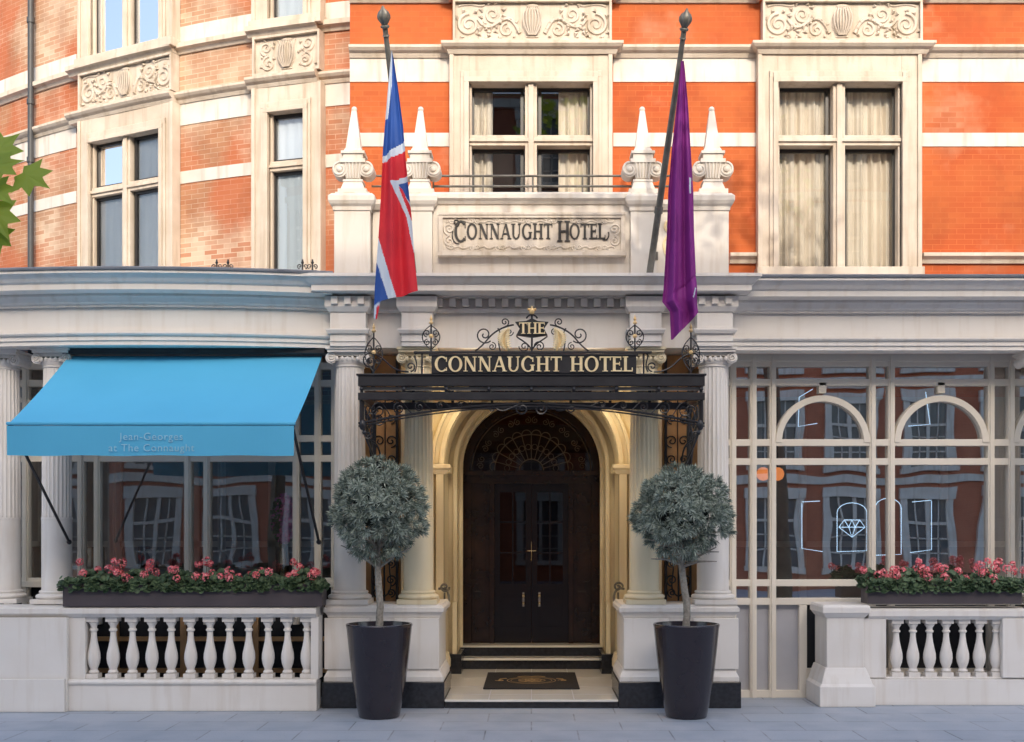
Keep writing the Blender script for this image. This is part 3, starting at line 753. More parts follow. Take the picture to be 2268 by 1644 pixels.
for q in(-1,1):
    b=B();b.box(*sorted((q*1.17,q*1.7)),1.47,1.9,fz-.01,fz+.20);make("porch_plinth",b,M_blackst,H,bevel=.006)
    b=B();b.box(*sorted((q*1.06,q*1.27)),2.4,3.6,fz-.01,fz+.3);make("porch_plinth",b,M_blackst,H,bevel=.006)
    b=B();b.tube(bez((q*1.33,1.5,1.45),(q*1.14,1.45,1.5),(q*1.16,1.4,1.25),(q*1.22,1.4,1.15)),.018,6);b.tube(spiral(q*1.24,1.48,1.45,.07,1.4,0,q,20,.15),.015,6);b.tube([(q*1.24,1.45,1.40),(q*1.25,1.5,1.05)],.014,6)
    make("handrail_scroll",b,M_bronze,H,smooth=True)
    lx,ly=q*.85,1.15
    b=B();b.lathe(lx,ly,[(.09,4.60),(.09,4.62)],20);b.lathe(lx,ly,[(.065,4.595),(.065,4.60)],16,1)
    o=make("ceiling_light",b,[M_gold,M_down]);tag(o,"small warm recessed light in the cream porch ceiling","lamp","warm porch ceiling lights")
    pl=bpy.data.lights.new("ceiling_light_beam",'POINT');pl.energy=24;pl.color=(1,.86,.62);pl.shadow_soft_size=.15
    po=bpy.data.objects.new("ceiling_light_beam",pl);po.location=(lx,ly,4.45);COL.objects.link(po);attach(po,o)
b=B();b.box(-1.115,1.115,-.20,1.0,.085,fz);b.box(-1.62,1.62,1.0,3.0,.085,fz+.001);make("porch_floor",b,M_marble,H,bevel=.006)
for bb in((-1.115,1.115,-.17,3.0,.002,.085),(-1.12,1.12,3.0,3.3,.05,.255),(-1.12,1.12,3.3,3.9,.05,.425)):
    b=B();b.box(*bb);make("step_riser",b,M_blackst,H)
for bb in((-1.13,1.13,2.96,3.31,.255,.287),(-1.13,1.13,3.27,4.0,.425,.457)):
    b=B();b.box(*bb);make("step_tread",b,M_marble,H,bevel=.006)
b=B()
for yy in(.25,1.0,2.0): b.box(-1.1,1.1,yy,yy+.012,fz,fz+.002)
for xx in(-.55,0,.55): b.box(xx-.006,xx+.006,-.2,3,fz,fz+.0025)
make("floor_joint",b,M_frost,H)
YD=3.62
door=B();door.box(-1.07,1.07,YD,YD+.14,3.05,3.24);door.box(-1.14,-.97,YD,YD+.14,.457,3.05);door.box(.97,1.14,YD,YD+.14,.457,3.05)
for q in(-1,1): door.box(*sorted((q*.60,q*.68)),YD-.01,YD+.14,.457,3.05)
door.box(-1.12,1.12,YD-.07,YD,3.17,3.25);door.box(-1.12,1.12,YD-.03,YD,3.04,3.07)
for q in(-1,1):
    door.box(*sorted((q*.68,q*.97)),YD+.05,YD+.12,.457,3.05)
    for z0,z1 in((.7,1.3),(1.4,2.9)): door.box(*sorted((q*.74,q*.92)),YD+.03,YD+.051,z0,z1)
arch_ring(door,1.0,1.14,zcA,3.24,YD,YD+.14)
door=make("entrance_door",door,M_woodtrim,H,bevel=.005,label="dark brown glazed double entrance door with arched frame")
for q in(-1,1):
    b=B();x0,x1=sorted((q*.003,q*.60));y0,y1=YD+.06,YD+.11;k=.09
    b.box(x0,x0+k,y0,y1,.46,3.045);b.box(x1-k,x1,y0,y1,.46,3.045)
    for z0,z1 in((.46,.72),(1.25,1.42),(2.9,3.045)): b.box(x0+k,x1-k,y0+.001,y1-.001,z0,z1)
    b.box(x0+k,x1-k,y0+.02,y1-.002,.72,1.25);b.box(x0+k+.04,x1-k-.04,y0+.005,y0+.021,.77,1.20)
    xm=(x0+x1)/2;b.box(xm-.012,xm+.012,y0+.01,y1-.01,1.42,2.9)
    for zz in(1.92,2.42): b.box(x0+k,x1-k,y0+.013,y1-.013,zz-.012,zz+.012)
    b.add([(x0+k,y0+.03,1.42),(x1-k,y0+.03,1.42),(x1-k,y0+.03,2.9),(x0+k,y0+.03,2.9)],[(0,1,2,3)],1)
    l=make("door_leaf",b,[M_wood,M_glassD],door)
    b=B();hx=q*.13;b.sphere((hx,YD+.0,1.22),.028,12);b.sphere((hx,YD,1.10),.022,12);b.box(hx-.016,hx+.016,YD+.05,YD+.06,1.05,1.28);b.tube([(hx,YD+.06,1.22),(hx,YD,1.22)],.01,6);b.tube([(hx,YD+.06,1.10),(hx,YD,1.10)],.01,6)
    make("door_handle",b,M_chrome,door,smooth=True)
b=B();b.tube([(-.07,YD+.03,1.95),(.07,YD+.03,1.95)],.007,8);b.tube([(0,YD+.035,1.8),(0,YD+.035,2.1)],.005,8);make("door_bar",b,M_chrome,door)
b=B()
for i in range(36):
    a,c=pi*i/36,pi*(i+1)/36
    b.add([(0,YD+.1,zcA),(1.0*math.cos(a),YD+.1,zcA+1.0*math.sin(a)),(1.0*math.cos(c),YD+.1,zcA+1.0*math.sin(c))],[(0,1,2)])
    b.add([(0,YD+.4,zcA),(1.0*math.cos(a),YD+.4,zcA+1.0*math.sin(a)),(1.0*math.cos(c),YD+.4,zcA+1.0*math.sin(c))],[(0,1,2)],1)
fan=make("fanlight",b,[M_glassD,surf("fan_back",(.12,.05,.028),(.05,.022,.014),.5,3,0)],H)
b=B();y=YD+.06
for i in range(1,12):
    a=pi*i/12;b.tube([(.2*math.cos(a),y,zcA+.2*math.sin(a)),(.60*math.cos(a),y,zcA+.60*math.sin(a))],.008,5)
for r in(.2,.60,.97): b.tube([(r*math.cos(pi*i/30),y,zcA+r*math.sin(pi*i/30)) for i in range(31)],.010,5)
for i in range(12):
    a=pi*(i+.5)/12;c=(.60*math.cos(a),zcA+.60*math.sin(a))
    b.tube([(c[0]+.078*math.cos(a-pi/2+pi*k/10),y,c[1]+.078*math.sin(a-pi/2+pi*k/10)) for k in range(11)],.008,5)
    c=(.40*math.cos(a),zcA+.40*math.sin(a));b.tube([(c[0]+.045*math.cos(pi*k/5),y,c[1]+.045*math.sin(pi*k/5)) for k in range(11)],.006,5)
for i in range(9):
    a=pi*(i+.5)/9;cx_,cz_=.83*math.cos(a),zcA+.83*math.sin(a)
    for s in(-1,1): b.tube(spiral(cx_+s*.06*math.sin(a),cz_-s*.06*math.cos(a),y,.058,1.4,a,s,16,.15),.007,5)
make("fanlight_tracery",b,surf("tracery_bronze",(.20,.14,.09),None,.4,8,0),fan,smooth=True)
# ---------------------------------------------------------------- ground floor glazing
YG=.8
def gx(p):return X(p,YG)
def gz(p):return Z(p,YG)
def glazing(vs,hs,x0,x1,z0,z1,w=.045):
    b=B()
    for i,v in enumerate(vs):
        b.box(gx(v)-w,gx(v)+w,YG-.06,YG+.06,z0,z1)
        b.box(gx(v)-w*.5,gx(v)+w*.5,YG-.08,YG-.059,z0,z1)
    for h in hs: b.box(x0,x1,YG-.055,YG+.055,gz(h)-w,gz(h)+w)
    return b
vs=[1622,1667,1710,1930,1972,2192,2237,2300];hs=[806,848,981,1023,1291,1332]
x0,x1=gx(1612),9.4
b=glazing(vs,hs,x0,x1,.0,4.67)
for c in(1820,2082,2345):
    b.ring(gx(c),gz(981),.56,.645,YG-.07,YG+.05,0,180,36)
    b.box(gx(c)-.05,gx(c)+.05,YG-.055,YG+.055,gz(872),gz(848))
b.box(x0,gx(1785),YG-.05,YG+.05,.0,.10);b.box(gx(1768),gx(1785),YG-.062,YG+.06,.0,gz(1340))
b.box(gx(1785),9.4,YG-.04,YG+.04,0,gz(1480))
b.box(x0,9.4,YG-.07,YG+.3,4.60,4.70)
wr=make("shopfront_window",b,M_frame,H,bevel=.004,label="tall cream framed glazing with arched lights")
b=B();b.add([(x0,YG+.02,gz(1332)),(9.4,YG+.02,gz(1332)),(9.4,YG+.02,4.62),(x0,YG+.02,4.62)],[(0,1,2,3)])
make("glass",b,M_glassR,wr)
b=B();b.add([(x0,YG+.03,0.02),(gx(1770),YG+.03,0.02),(gx(1770),YG+.03,gz(1335)),(x0,YG+.03,gz(1335))],[(0,1,2,3)]);make("frosted_pane",b,M_frost,wr)
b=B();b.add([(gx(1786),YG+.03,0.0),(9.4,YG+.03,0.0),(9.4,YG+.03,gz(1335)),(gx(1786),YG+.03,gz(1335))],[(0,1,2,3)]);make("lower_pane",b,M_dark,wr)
vs=[-30,20,60,182,218,418,460,657,705,742];hs=[812,850,972,1016,1287]
x0l,x1l=-9.2,gx(752)
b=glazing(vs,hs,x0l,x1l,1.0,4.67)
b.ring(gx(35),gz(972),.5,.57,YG-.07,YG+.05,0,180,30);b.ring(gx(560),gz(972),.5,.57,YG-.07,YG+.05,0,180,30)
b.box(x0l,x1l,YG-.1,YG+.1,gz(1300),gz(1287))
wl=make("shopfront_window",b,M_frame,H,bevel=.004,label="restaurant window with cream mullions behind flowers")
b=B();b.add([(x0l,YG+.02,gz(1300)),(x1l,YG+.02,gz(1300)),(x1l,YG+.02,4.62),(x0l,YG+.02,4.62)],[(0,1,2,3)])
make("glass",b,M_glassRL,wl)
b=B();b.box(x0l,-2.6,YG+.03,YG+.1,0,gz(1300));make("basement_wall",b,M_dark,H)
b=B()
for zz in(gz(1420),gz(1490)): b.box(x0l,-2.6,YG-.02,YG+.03,zz,zz+.06)
for p in(250,400,560): b.box(gx(p),gx(p)+.08,YG-.022,YG+.03,.1,1.3)
make("basement_window_frame",b,M_ochre,H)
for q in(-1,1):
    b=B();b.box(*sorted((q*2.62,q*2.55)),.3,1.5,0,4.66);make("pilaster_wall",b,M_paint,H)
for a,c in((x0l,-2.7),(2.7,9.4)):
    b=B();y0,y1=YG+.12,4.6
    b.add([(a,y1,0),(c,y1,0),(c,y1,4.7),(a,y1,4.7)],[(0,1,2,3)]);b.add([(a,y0,0),(a,y1,0),(a,y1,4.7),(a,y0,4.7)],[(0,1,2,3)]);b.add([(c,y0,0),(c,y1,0),(c,y1,4.7),(c,y0,4.7)],[(0,1,2,3)])
    b.add([(a,y0,4.68),(c,y0,4.68),(c,y1,4.68),(a,y1,4.68)],[(0,1,2,3)]);b.add([(a,y0,.9),(c,y0,.9),(c,y1,.9),(a,y1,.9)],[(0,1,2,3)])
    make("interior_wall",b,M_room,H)
for a,c in((225,250),(395,410),(470,488),(-10,20)):
    b=B();xa_,xc_=gx(a),gx(c);n=max(6,int((xc_-xa_)/.012))
    for i in range(n):
        p,q=xa_+(xc_-xa_)*i/n,xa_+(xc_-xa_)*(i+1)/n
        f=lambda x:1.05+.03*math.sin(x*60)
        b.add([(p,f(p),.95),(q,f(q),.95),(q,f(q),4.5),(p,f(p),4.5)],[(0,1,2,3)])
    make("curtain",b,M_curt,wl)
b=B()
for xx in(-8.3,-7.0,-5.7,-4.4,-3.3): b.box(xx-.06,xx+.06,4.5,4.58,.9,4.68)
b.box(-9.1,-2.75,4.5,4.585,2.0,2.1);make("wall_panelling",b,M_frame,H)
b=B()
for xx in(3.4,4.6,5.8,7.0,8.2): b.box(xx-.06,xx+.06,4.5,4.58,.9,4.68)
b.box(2.75,9.3,4.5,4.585,2.0,2.1);make("wall_panelling",b,M_frame,H)
M_cloth=surf("white_tablecloth",(.85,.83,.80),None,.8,3,0)
M_chair=surf("chair_leather",(.40,.22,.12),None,.5,3,0)
for xx,yy in((-5.45,1.55),(-4.35,1.6),(-6.5,2.0)):
    b=B();b.lathe(xx,yy,[(.50,1.25),(.47,1.3),(.45,1.72),(.45,1.75)],40,0,0);b.lathe(xx,yy,[(.07,1.75),(.05,1.80),(.03,1.9),(.09,2.02)],16)
    b.lathe(xx,yy,[(.3,.9),(.05,.95),(.05,1.25)],16)
    o=make("dining_table",b,M_cloth,smooth=True);tag(o,"round white clothed dining table inside the restaurant window","table","dining tables in the restaurant")
    for s in(-1,1):
        b=B();cx_=xx+s*.60
        b.box(cx_-.20,cx_+.20,yy-.22,yy+.22,1.33,1.40);b.box(cx_+s*.16,cx_+s*.20,yy-.22,yy+.22,1.40,2.05)
        for u in(-.17,.17):
            for v in(-.19,.19): b.box(cx_+u-.02,cx_+u+.02,yy+v-.02,yy+v+.02,.9,1.33)
        o=make("dining_chair",b,M_chair,bevel=.015);tag(o,"tan leather dining chair beside a clothed table","chair","dining chairs in the restaurant")
b=B();rd=random.Random(2);fy=.98;fx,fz2=X(628,fy),Z(1150,fy)
b.lathe(fx,fy,[(.06,Z(1285,fy)),(.09,Z(1250,fy)),(.05,Z(1215,fy)),(.07,Z(1205,fy))],16,1)
for i in range(560):
    d=Vector((rd.gauss(0,1),rd.gauss(0,1)*.5,rd.gauss(0,1))).normalized()*rd.random()**.4
    c=Vector((fx,fy,fz2))+Vector((d.x*.17,d.y*.08,d.z*.34))
    n=Vector((rd.uniform(-.7,.7),-1,rd.uniform(-.2,1))).normalized();u=n.orthogonal().normalized();v=n.cross(u);r=rd.uniform(.025,.045)
    m=0 if c.x>fx-.03 or rd.random()<.3 else 2
    b.add([c+u*r,c+v*r*.8,c-u*r,c-v*r*.8],[(0,1,2,3)],m)
o=make("flower_arrangement",b,[leafmat("magenta_petal",(1,.22,.60),(1,.55,.80),.6,.3),M_chrome,M_ger],recalc=False);tag(o,"tall magenta flower arrangement in a vase behind the glass","flowers")
# ---------------------------------------------------------------- reflected neon + lamp
def nz(p):return Z(p,1.3)
def nx(p):return X(p,1.3)
def neon(pls,label):  # neon mirrored from across the street, modelled as glowing tubes behind the glass
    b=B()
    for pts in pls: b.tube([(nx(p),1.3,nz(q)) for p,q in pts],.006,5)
    o=make("neon_reflection",b,M_neon,smooth=True);tag(o,label,"neon reflection","neon reflections built behind the glazing");return o
arch=lambda x0,x1,yt,yb:[(x0,yb),(x0,yt+22)]+[((x0+x1)/2-(x1-x0)/2*math.cos(pi*i/10),yt+22-22*math.sin(pi*i/10)) for i in range(11)]+[(x1,yb-2)]+[(x0,yb)]
neon([arch(1854,1920,1114,1222)],"blue neon arch outline standing in for a reflection in the glass")
neon([[(1858,1168),(1870,1152),(1904,1152),(1916,1168),(1887,1190),(1858,1168)],[(1858,1168),(1916,1168)],[(1870,1152),(1880,1168),(1887,1190),(1894,1168),(1904,1152)],[(1880,1168),(1887,1152),(1894,1168)]],"pale neon diamond outline standing in for a reflection in the glass")
neon([[(1776,1115),(1776,1215),(1822,1222)],[(1776,1112),(1816,1110)]],"blue neon angular outline standing in for a reflection in the glass")
neon([[(2063,1110),(2063,1218),(2016,1224)],[(2063,1108),(2020,1112)]],"blue neon angular outline standing in for a reflection in the glass")
neon([arch(1938,1996,1104,1230)],"blue neon arch outline standing in for a reflection in the glass")
neon([[(1800,862),(1770,880),(1768,945),(1810,938)]],"blue neon bracket outline standing in for a reflection in the glass")
neon([[(2050,868),(2060,940),(2012,944)]],"blue neon bracket outline standing in for a reflection in the glass")
for p,q in((1690,1050),(1722,1050)):
    b=B();b.sphere((X(p,2),2,Z(q,2)),.10,16);b.tube([(X(p,2),2,Z(q,2)+.1),(X(p,2),2,4.6)],.008,6,1)
    o=make("pendant_lamp",b,[M_lampglow,M_black],smooth=True);tag(o,"round amber glass pendant lamp lit inside the restaurant","lamp","amber pendant lamps")
# ---------------------------------------------------------------- balustrades
def baluster_mesh(h):
    b=B();k=.075
    b.box(-k,k,-k,k,0,h*.075);b.box(-k,k,-k,k,h*.925,h)
    pf=[(.055,.075),(.066,.10),(.055,.125),(.045,.14),(.050,.16),(.072,.24),(.082,.32),(.079,.40),(.062,.50),(.046,.60),(.037,.70),(.036,.76),(.052,.775),(.052,.80),(.038,.815),(.040,.85),(.06,.89),(.066,.91),(.06,.925)]
    b.lathe(0,0,[(r,z*h) for r,z in pf],20);return b
LB=thing("balustrade",(-4.2,-.3,0),"cream stucco balustrade with bulbous balusters along the pavement","balustrade","balustrades along the pavement")
yB=-.30
b=B();b.sweep([(-9,yB-.13,0,-1),(-2.72,yB-.13,0,-1)],[(-.5,1.19),(-.02,1.19),(.01,1.22),(.03,1.24),(.03,1.30),(.0,1.32),(-.5,1.325)])
make("rail",b,M_paint,LB,bevel=.004)
b=B();b.box(-9,-2.72,yB-.12,yB+.2,.002,.36);b.sweep([(-9,yB-.12,0,-1),(-2.72,yB-.12,0,-1)],[(-.2,.34),(.02,.34),(.03,.37),(.01,.405),(-.2,.408)])
make("base",b,M_paint,LB,bevel=.006)
b=B();b.box(-9,X(195,yB),yB-.10,yB+.2,.40,1.20);b.box(-9,X(150,-.45),yB-.18,yB-.1,.002,1.19);b.box(-9,X(147,-.45),yB-.21,yB-.18,.002,.42)
make("pier",b,M_paint,LB,bevel=.008)
b=B();b.box(-2.80,-2.70,yB-.1,yB+.2,.40,1.20);make("pier",b,M_paint,LB,bevel=.008)
bm_=baluster_mesh(.78);f0=None
for i in range(12):
    loc=(X(208+i*42.9,yB),yB,.408)
    if f0 is None:f0=make("baluster",bm_,M_paint,LB,smooth=True,loc=loc)
    else: copypart(f0,loc,LB)
RB=thing("balustrade",(5.8,.1,0),"short cream stucco balustrade ending in a battered pier","balustrade","balustrades along the pavement")
yR=.2
xr0,xr1=X(1925,.1),X(2218,.1)
b=B();b.sweep([(xr0-.02,yR-.13,0,-1),(9,yR-.13,0,-1)],[(-.4,1.12),(-.02,1.12),(.01,1.15),(.03,1.17),(.03,1.24),(.0,1.27),(-.4,1.275)]);make("rail",b,M_paint,RB,bevel=.004)
b=B();b.box(xr0-.03,9,yR-.13,yR+.2,.002,.34);b.box(xr0,9,yR-.10,yR+.2,.34,.365);make("base",b,M_paint,RB,bevel=.006)
b=B();xp0,xp1=X(1832,.0),X(1914,.0)
b.box(xp0,xp1,yR-.18,yR+.45,.40,1.2);P=around(xp0,xp1,yR-.18,yR+.45)
b.sweep(P,[(-.02,.002),(.12,.002),(.12,.26),(.09,.30),(.05,.42),(.02,.50),(-.02,.50)])
b.sweep(P,[(-.02,1.13),(.02,1.16),(.05,1.2),(.07,1.22),(.07,1.29),(.05,1.32),(-.3,1.325)])
b.box(xp1,X(1962,.1),yR-.12,yR+.2,.36,1.14)
make("pier",b,M_paint,RB,bevel=.008)
b=B();b.box(xr1,9,yR-.14,yR+.2,.36,1.14);make("pier",b,M_paint,RB,bevel=.008)
f0=None;bm_=baluster_mesh(.755)
for i in range(7):
    loc=(X(1985+i*36.8,yR),yR,.365)
    if f0 is None:f0=make("baluster",bm_,M_paint,RB,smooth=True,loc=loc)
    else: copypart(f0,loc,RB)
# ---------------------------------------------------------------- planters + geraniums
def planter(x0,x1,y0,y1,z0,z1):
    b=B();t=.03
    b.box(x0,x1,y0,y0+t,z0,z1);b.box(x0,x1,y1-t,y1,z0,z1);b.box(x0,x0+t,y0+t,y1-t,z0,z1);b.box(x1-t,x1,y0+t,y1-t,z0,z1);b.box(x0+t,x1-t,y0+t,y1-t,z0,z0+t)
    b.box(x0+t,x1-t,y0+t,y1-t,z1-.07,z1-.04,1)
    o=make("planter_box",b,[M_planter,M_soil],bevel=.004);tag(o,"long charcoal trough planter resting on the balustrade rail","planter","trough planters on the balustrades");return o
def geranium(cx,cy,z0,w,h,seed,nb):
    rd=random.Random(seed)
    b=B()
    for i in range(330):
        a=rd.uniform(-1,1);d=rd.uniform(-1,1);x=cx+a*w;y=cy+d*.16
        top=h*(1-.45*a*a)*(.75+.3*math.sin(x*9+seed))
        z=z0-.05+rd.random()**.6*top
        if rd.random()<.25: y=cy-.2;z=z0-rd.uniform(-.1,.07)
        r=rd.uniform(.022,.045)
        n=Vector((rd.uniform(-.6,.6),-rd.uniform(.2,1),rd.uniform(.2,1))).normalized();u=n.orthogonal().normalized();v=n.cross(u)
        k=7;vs=[Vector((x,y,z))-n*.008]+[Vector((x,y,z))+(u*math.cos(2*pi*j/k)+v*math.sin(2*pi*j/k))*r*rd.uniform(.8,1.1) for j in range(k)]
        b.add(vs,[(0,1+j,1+(j+1)%k) for j in range(k)])
    f=make("geranium_plant",b,M_ger,recalc=False);tag(f,"bushy green geranium with coral pink flower heads in the trough","plant","geraniums in the troughs")
    for i in range(nb):
        b=B()
        x=cx+rd.uniform(-1,1)*w;y=cy+rd.uniform(-.24,.02);z=z0+h*rd.uniform(.25,1.12)
        b.tube([(x,y+.02,z0-.03),(x,y+.01,z-.01)],.004,4,1)
        R0=rd.uniform(.046,.068)
        for j in range(48):
            d=Vector((rd.gauss(0,1),rd.gauss(0,1),rd.gauss(0,1)+.3)).normalized();c=Vector((x,y,z))+d*R0*rd.uniform(.8,1.05)*1.0
            u=(d+Vector((rd.uniform(-.4,.4),rd.uniform(-.4,.4),rd.uniform(-.4,.4)))).normalized().orthogonal().normalized();v=d.cross(u);r=.015
            b.add([c+u*r,c+v*r,c-u*r,c-v*r],[(0,1,2,3)])
        make("flower_head",b,[M_pink,M_ger],f,recalc=False)
px0,px1=X(150,-.3),X(718,-.3)
planter(px0,px1,-.46,-.12,1.328,1.62)
n=9
for i in range(n): geranium(px0+.2+(px1-px0-.4)*i/(n-1),-.29,1.60,.24,.27+.04*math.sin(i*2.1),i+1,4+(i*3)%4)
px0,px1=X(1918,.1),X(2258,.1)
planter(px0,px1,.02,.34,1.33,1.58)
n=6
for i in range(n): geranium(px0+.14+(px1-px0-.28)*i/(n-1),.18,1.56,.2,.27+.03*math.sin(i*1.7),i+31,6+(i*2)%3)
# ---------------------------------------------------------------- pots and topiary
def pot(x,y):
    b=B()
    pf=[(.24,.0),(.25,.01),(.29,.2),(.335,.5),(.37,.8),(.40,1.10),(.408,1.13),(.40,1.144),(.375,1.144),(.37,1.10),(.36,1.06)]
    b.lathe(0,0,pf,56)
    b.lathe(0,0,[(.36,1.05),(.02,1.07)],40,1)
    o=make("plant_pot",b,[M_pot,M_soil],smooth=True,loc=(x,y,.004));tag(o,"tall tapered glossy aubergine plant pot standing on the pavement","pot","tall entrance plant pots")
def topiary(x,y,cx,cz,rr,seed,rv):
    rd=random.Random(seed)
    e=thing("topiary_tree",(x,y,1.08),"clipped ball-headed tree with silvery spiky foliage in a pot","tree","ball topiary trees flanking the entrance")
    b=B();pts=[(x,y,1.05),(x+.01,y,1.35),(x+(cx-x)*.5,y,1.65),(cx,y,1.95),(cx,y,2.2)]
    P=[]
    for i in range(len(pts)-1):
        for k in range(5):
            t=k/5;P.append(tuple(pts[i][j]*(1-t)+pts[i+1][j]*t+(rd.uniform(-.004,.004) if j<2 else 0) for j in range(3)))
    b.tube(P,[.047-.012*i/len(P) for i in range(len(P))],10)
    for i in range(16):
        a=rd.uniform(0,6.28);el=rd.uniform(-.2,1.1);L=rr*.8
        p0=(cx,y,1.82+.025*i);p1=(cx+math.cos(a)*math.cos(el)*L*.5,y+math.sin(a)*math.cos(el)*L*.5,p0[2]+L*.45*math.sin(el)+.08);p2=(cx+math.cos(a)*math.cos(el)*L,y+math.sin(a)*math.cos(el)*L,p0[2]+L*math.sin(el)+.1)
        b.tube([p0,p1,p2],[.02,.014,.006],6)
    make("trunk",b,M_trunk,e,smooth=True)
    b=B()
    C=Vector((cx,y,cz))
    m=B()
    for i in range(7):
        d=Vector((rd.gauss(0,1),rd.gauss(0,1),rd.gauss(0,1)+.4)).normalized()*rr*.22
        m.sphere((cx+d.x,y+d.y,cz+d.z*rv),rr*.38,12)
    cl=[];n0=470
    for i in range(n0):
        z=1-2*(i+.5)/n0;a=i*2.39996;q=math.sqrt(1-z*z)
        d=(Vector((q*math.cos(a),q*math.sin(a),z))+Vector((rd.gauss(0,.07),rd.gauss(0,.07),rd.gauss(0,.07)))).normalized()
        lump=1+.07*math.sin(d.x*5+seed)+.06*math.sin(d.z*7+d.x*4)+rd.uniform(-.10,.06)
        cl.append((d,rr*lump*.92,1.))
    for i in range(280):
        d=Vector((rd.gauss(0,1),rd.gauss(0,1),rd.gauss(0,1))).normalized();cl.append((d,rr*rd.uniform(.58,.80),.9))
    for d,rad,s in cl:
        if d.z<-.45 and rd.random()<.45: continue
        p=C+Vector((d.x*rad,d.y*rad,d.z*rad*rv))
        dn=(d+Vector((rd.gauss(0,.25),rd.gauss(0,.25),.15+rd.gauss(0,.2)))).normalized()
        u=dn.orthogonal().normalized();v=dn.cross(u)
        nl=24;L0=rd.uniform(.08,.115)*s
        for k in range(nl):
            a=2.4*k;el=.1+1.4*((k+.5)/nl)
            dd=(dn*math.cos(el)+(u*math.cos(a)+v*math.sin(a))*math.sin(el)).normalized()
            L=L0*rd.uniform(.8,1.15);w=dd.cross(dn)
            if w.length<.01:w=u
            w=w.normalized()*.0075
            b.add([p,p+dd*L*.55+w,p+dd*L-Vector((0,0,.008)),p+dd*L*.55-w],[(0,1,2,3)])
    make("crown",b,M_ros,e,recalc=False)
    make("crown_core",m,M_rosd,e,smooth=True)
yP=-.85
xp=X(840,yP);pot(xp,yP);topiary(xp,yP,X(836,yP),Z(1130,yP),.585,3,1.06)
xp=X(1520,yP);pot(xp,yP);topiary(xp,yP,X(1508,yP),Z(1138,yP),.60,9,.95)
# ---------------------------------------------------------------- doormat
b=B();b.box(-.66,.66,.72,2.45,fz+.003,fz+.022)
o=make("doormat",b,M_mat,bevel=.004);tag(o,"black doormat with gold emblem on the marble porch floor","doormat")
b=B();zz=fz+.0245;cy=1.5
b.T=Matrix.Translation((0,cy,zz))@Matrix.Rotation(-pi/2,4,'X')
for r,w in((.34,.012),(.29,.008)): b.ring(0,0,r,r+w,-.001,.001,0,360,48)
for i in range(5):
    a=2*pi*i/5
    b.tube([(.12*math.cos(t_)*1+.08*math.cos(a),0,.12*math.sin(t_)+.08*math.sin(a)) for t_ in [2*pi*k/20 for k in range(21)]],.004,4)
for q in(-1,1):
    b.tube(spiral(q*.45,.0,0,.07,1.3,pi,-q,20,.15),.005,4);b.tube(bez((q*.36,0,.2),(q*.45,0,.2),(q*.5,0,.1),(q*.42,0,.05)),.005,4)
    b.tube(bez((0,0,.4),(q*.08,0,.5),(q*.15,0,.42),(q*.2,0,.38)),.006,4)
make("emblem",b,surf("mat_gold_print",(.42,.27,.12),None,.8,5,0),o)
# ---------------------------------------------------------------- awning
A=thing("awning",(-4.4,-.1,4.6),"bright sky blue retractable awning extended over the restaurant window","awning")
ax0,ax1=-6.045,-2.735
yb0,zb0=.05,4.57;yf0,zf0_=-1.7,3.52
n=24;nxs=40
b=B();vs=[];fs=[]
for i in range(nxs+1):
    for j in range(n+1):
        x=ax0+(ax1-ax0)*i/nxs;t=j/n
        vs.append((x,yb0+(yf0-yb0)*t,zb0+(zf0_-zb0)*t-.03*math.sin(pi*t)+.003*math.sin(x*8)*math.sin(pi*t)))
for i in range(nxs):
    for j in range(n):
        a=i*(n+1)+j;fs.append((a,a+n+1,a+n+2,a+1))
b.add(vs,fs)
o=make("canvas",b,M_awn,A,recalc=False);o.data.polygons.foreach_set("use_smooth",[True]*len(o.data.polygons))
b=B()
for i in range(60):
    p,q=ax0+(ax1-ax0)*i/60,ax0+(ax1-ax0)*(i+1)/60
    f=lambda x,k:yf0-.035+.006*math.sin(x*5)*k
    b.add([(p,f(p,0),3.50),(q,f(q,0),3.50),(q,f(q,1),3.155+.004*math.sin(q*7)),(p,f(p,1),3.155+.004*math.sin(p*7))],[(0,1,2,3)])
val=make("valance",b,M_awn,A,recalc=False)
b=B();b.box(ax0-.01,ax1+.01,yf0-.045,yf0+.02,3.505,3.545);make("front_bar",b,M_awn,A,bevel=.014)
b=B();b.box(ax0-.05,ax1+.05,-.05,.2,4.585,4.655);make("roller_box",b,M_black,A,bevel=.01)
for xx in(ax0+.03,ax1-.03):
    b=B();b.tube([(xx,yf0+.02,3.50),(xx,-.02,2.14)],.018,8);b.sphere((xx,-.02,2.14),.035,10);b.sphere((xx,yf0+.0,3.50),.035,10);make("arm",b,M_black,A,smooth=True)
def curve_text(s,size,loc,mat_,name,parent,ext=.001):
    cu=bpy.data.curves.new(name,'FONT');cu.body=s;cu.size=size;cu.extrude=ext;cu.align_x='CENTER';cu.space_character=1.12
    o=bpy.data.objects.new(name,cu);COL.objects.link(o)
    dg=bpy.context.evaluated_depsgraph_get();me=bpy.data.meshes.new_from_object(o.evaluated_get(dg))
    bpy.data.objects.remove(o)
    o=bpy.data.objects.new(name,me);COL.objects.link(o);me.materials.clear();me.materials.append(mat_)
    me.transform(Matrix.Translation(loc)@Matrix.Rotation(pi/2,4,'X'));attach(o,parent);return o
tx=X(335,-1.75)
curve_text("Jean-Georges",.12,(tx,yf0-.046,3.335),M_awntext,"printed_lettering",val)
curve_text("at The Connaught",.12,(tx,yf0-.046,3.205),M_awntext,"printed_lettering",val)
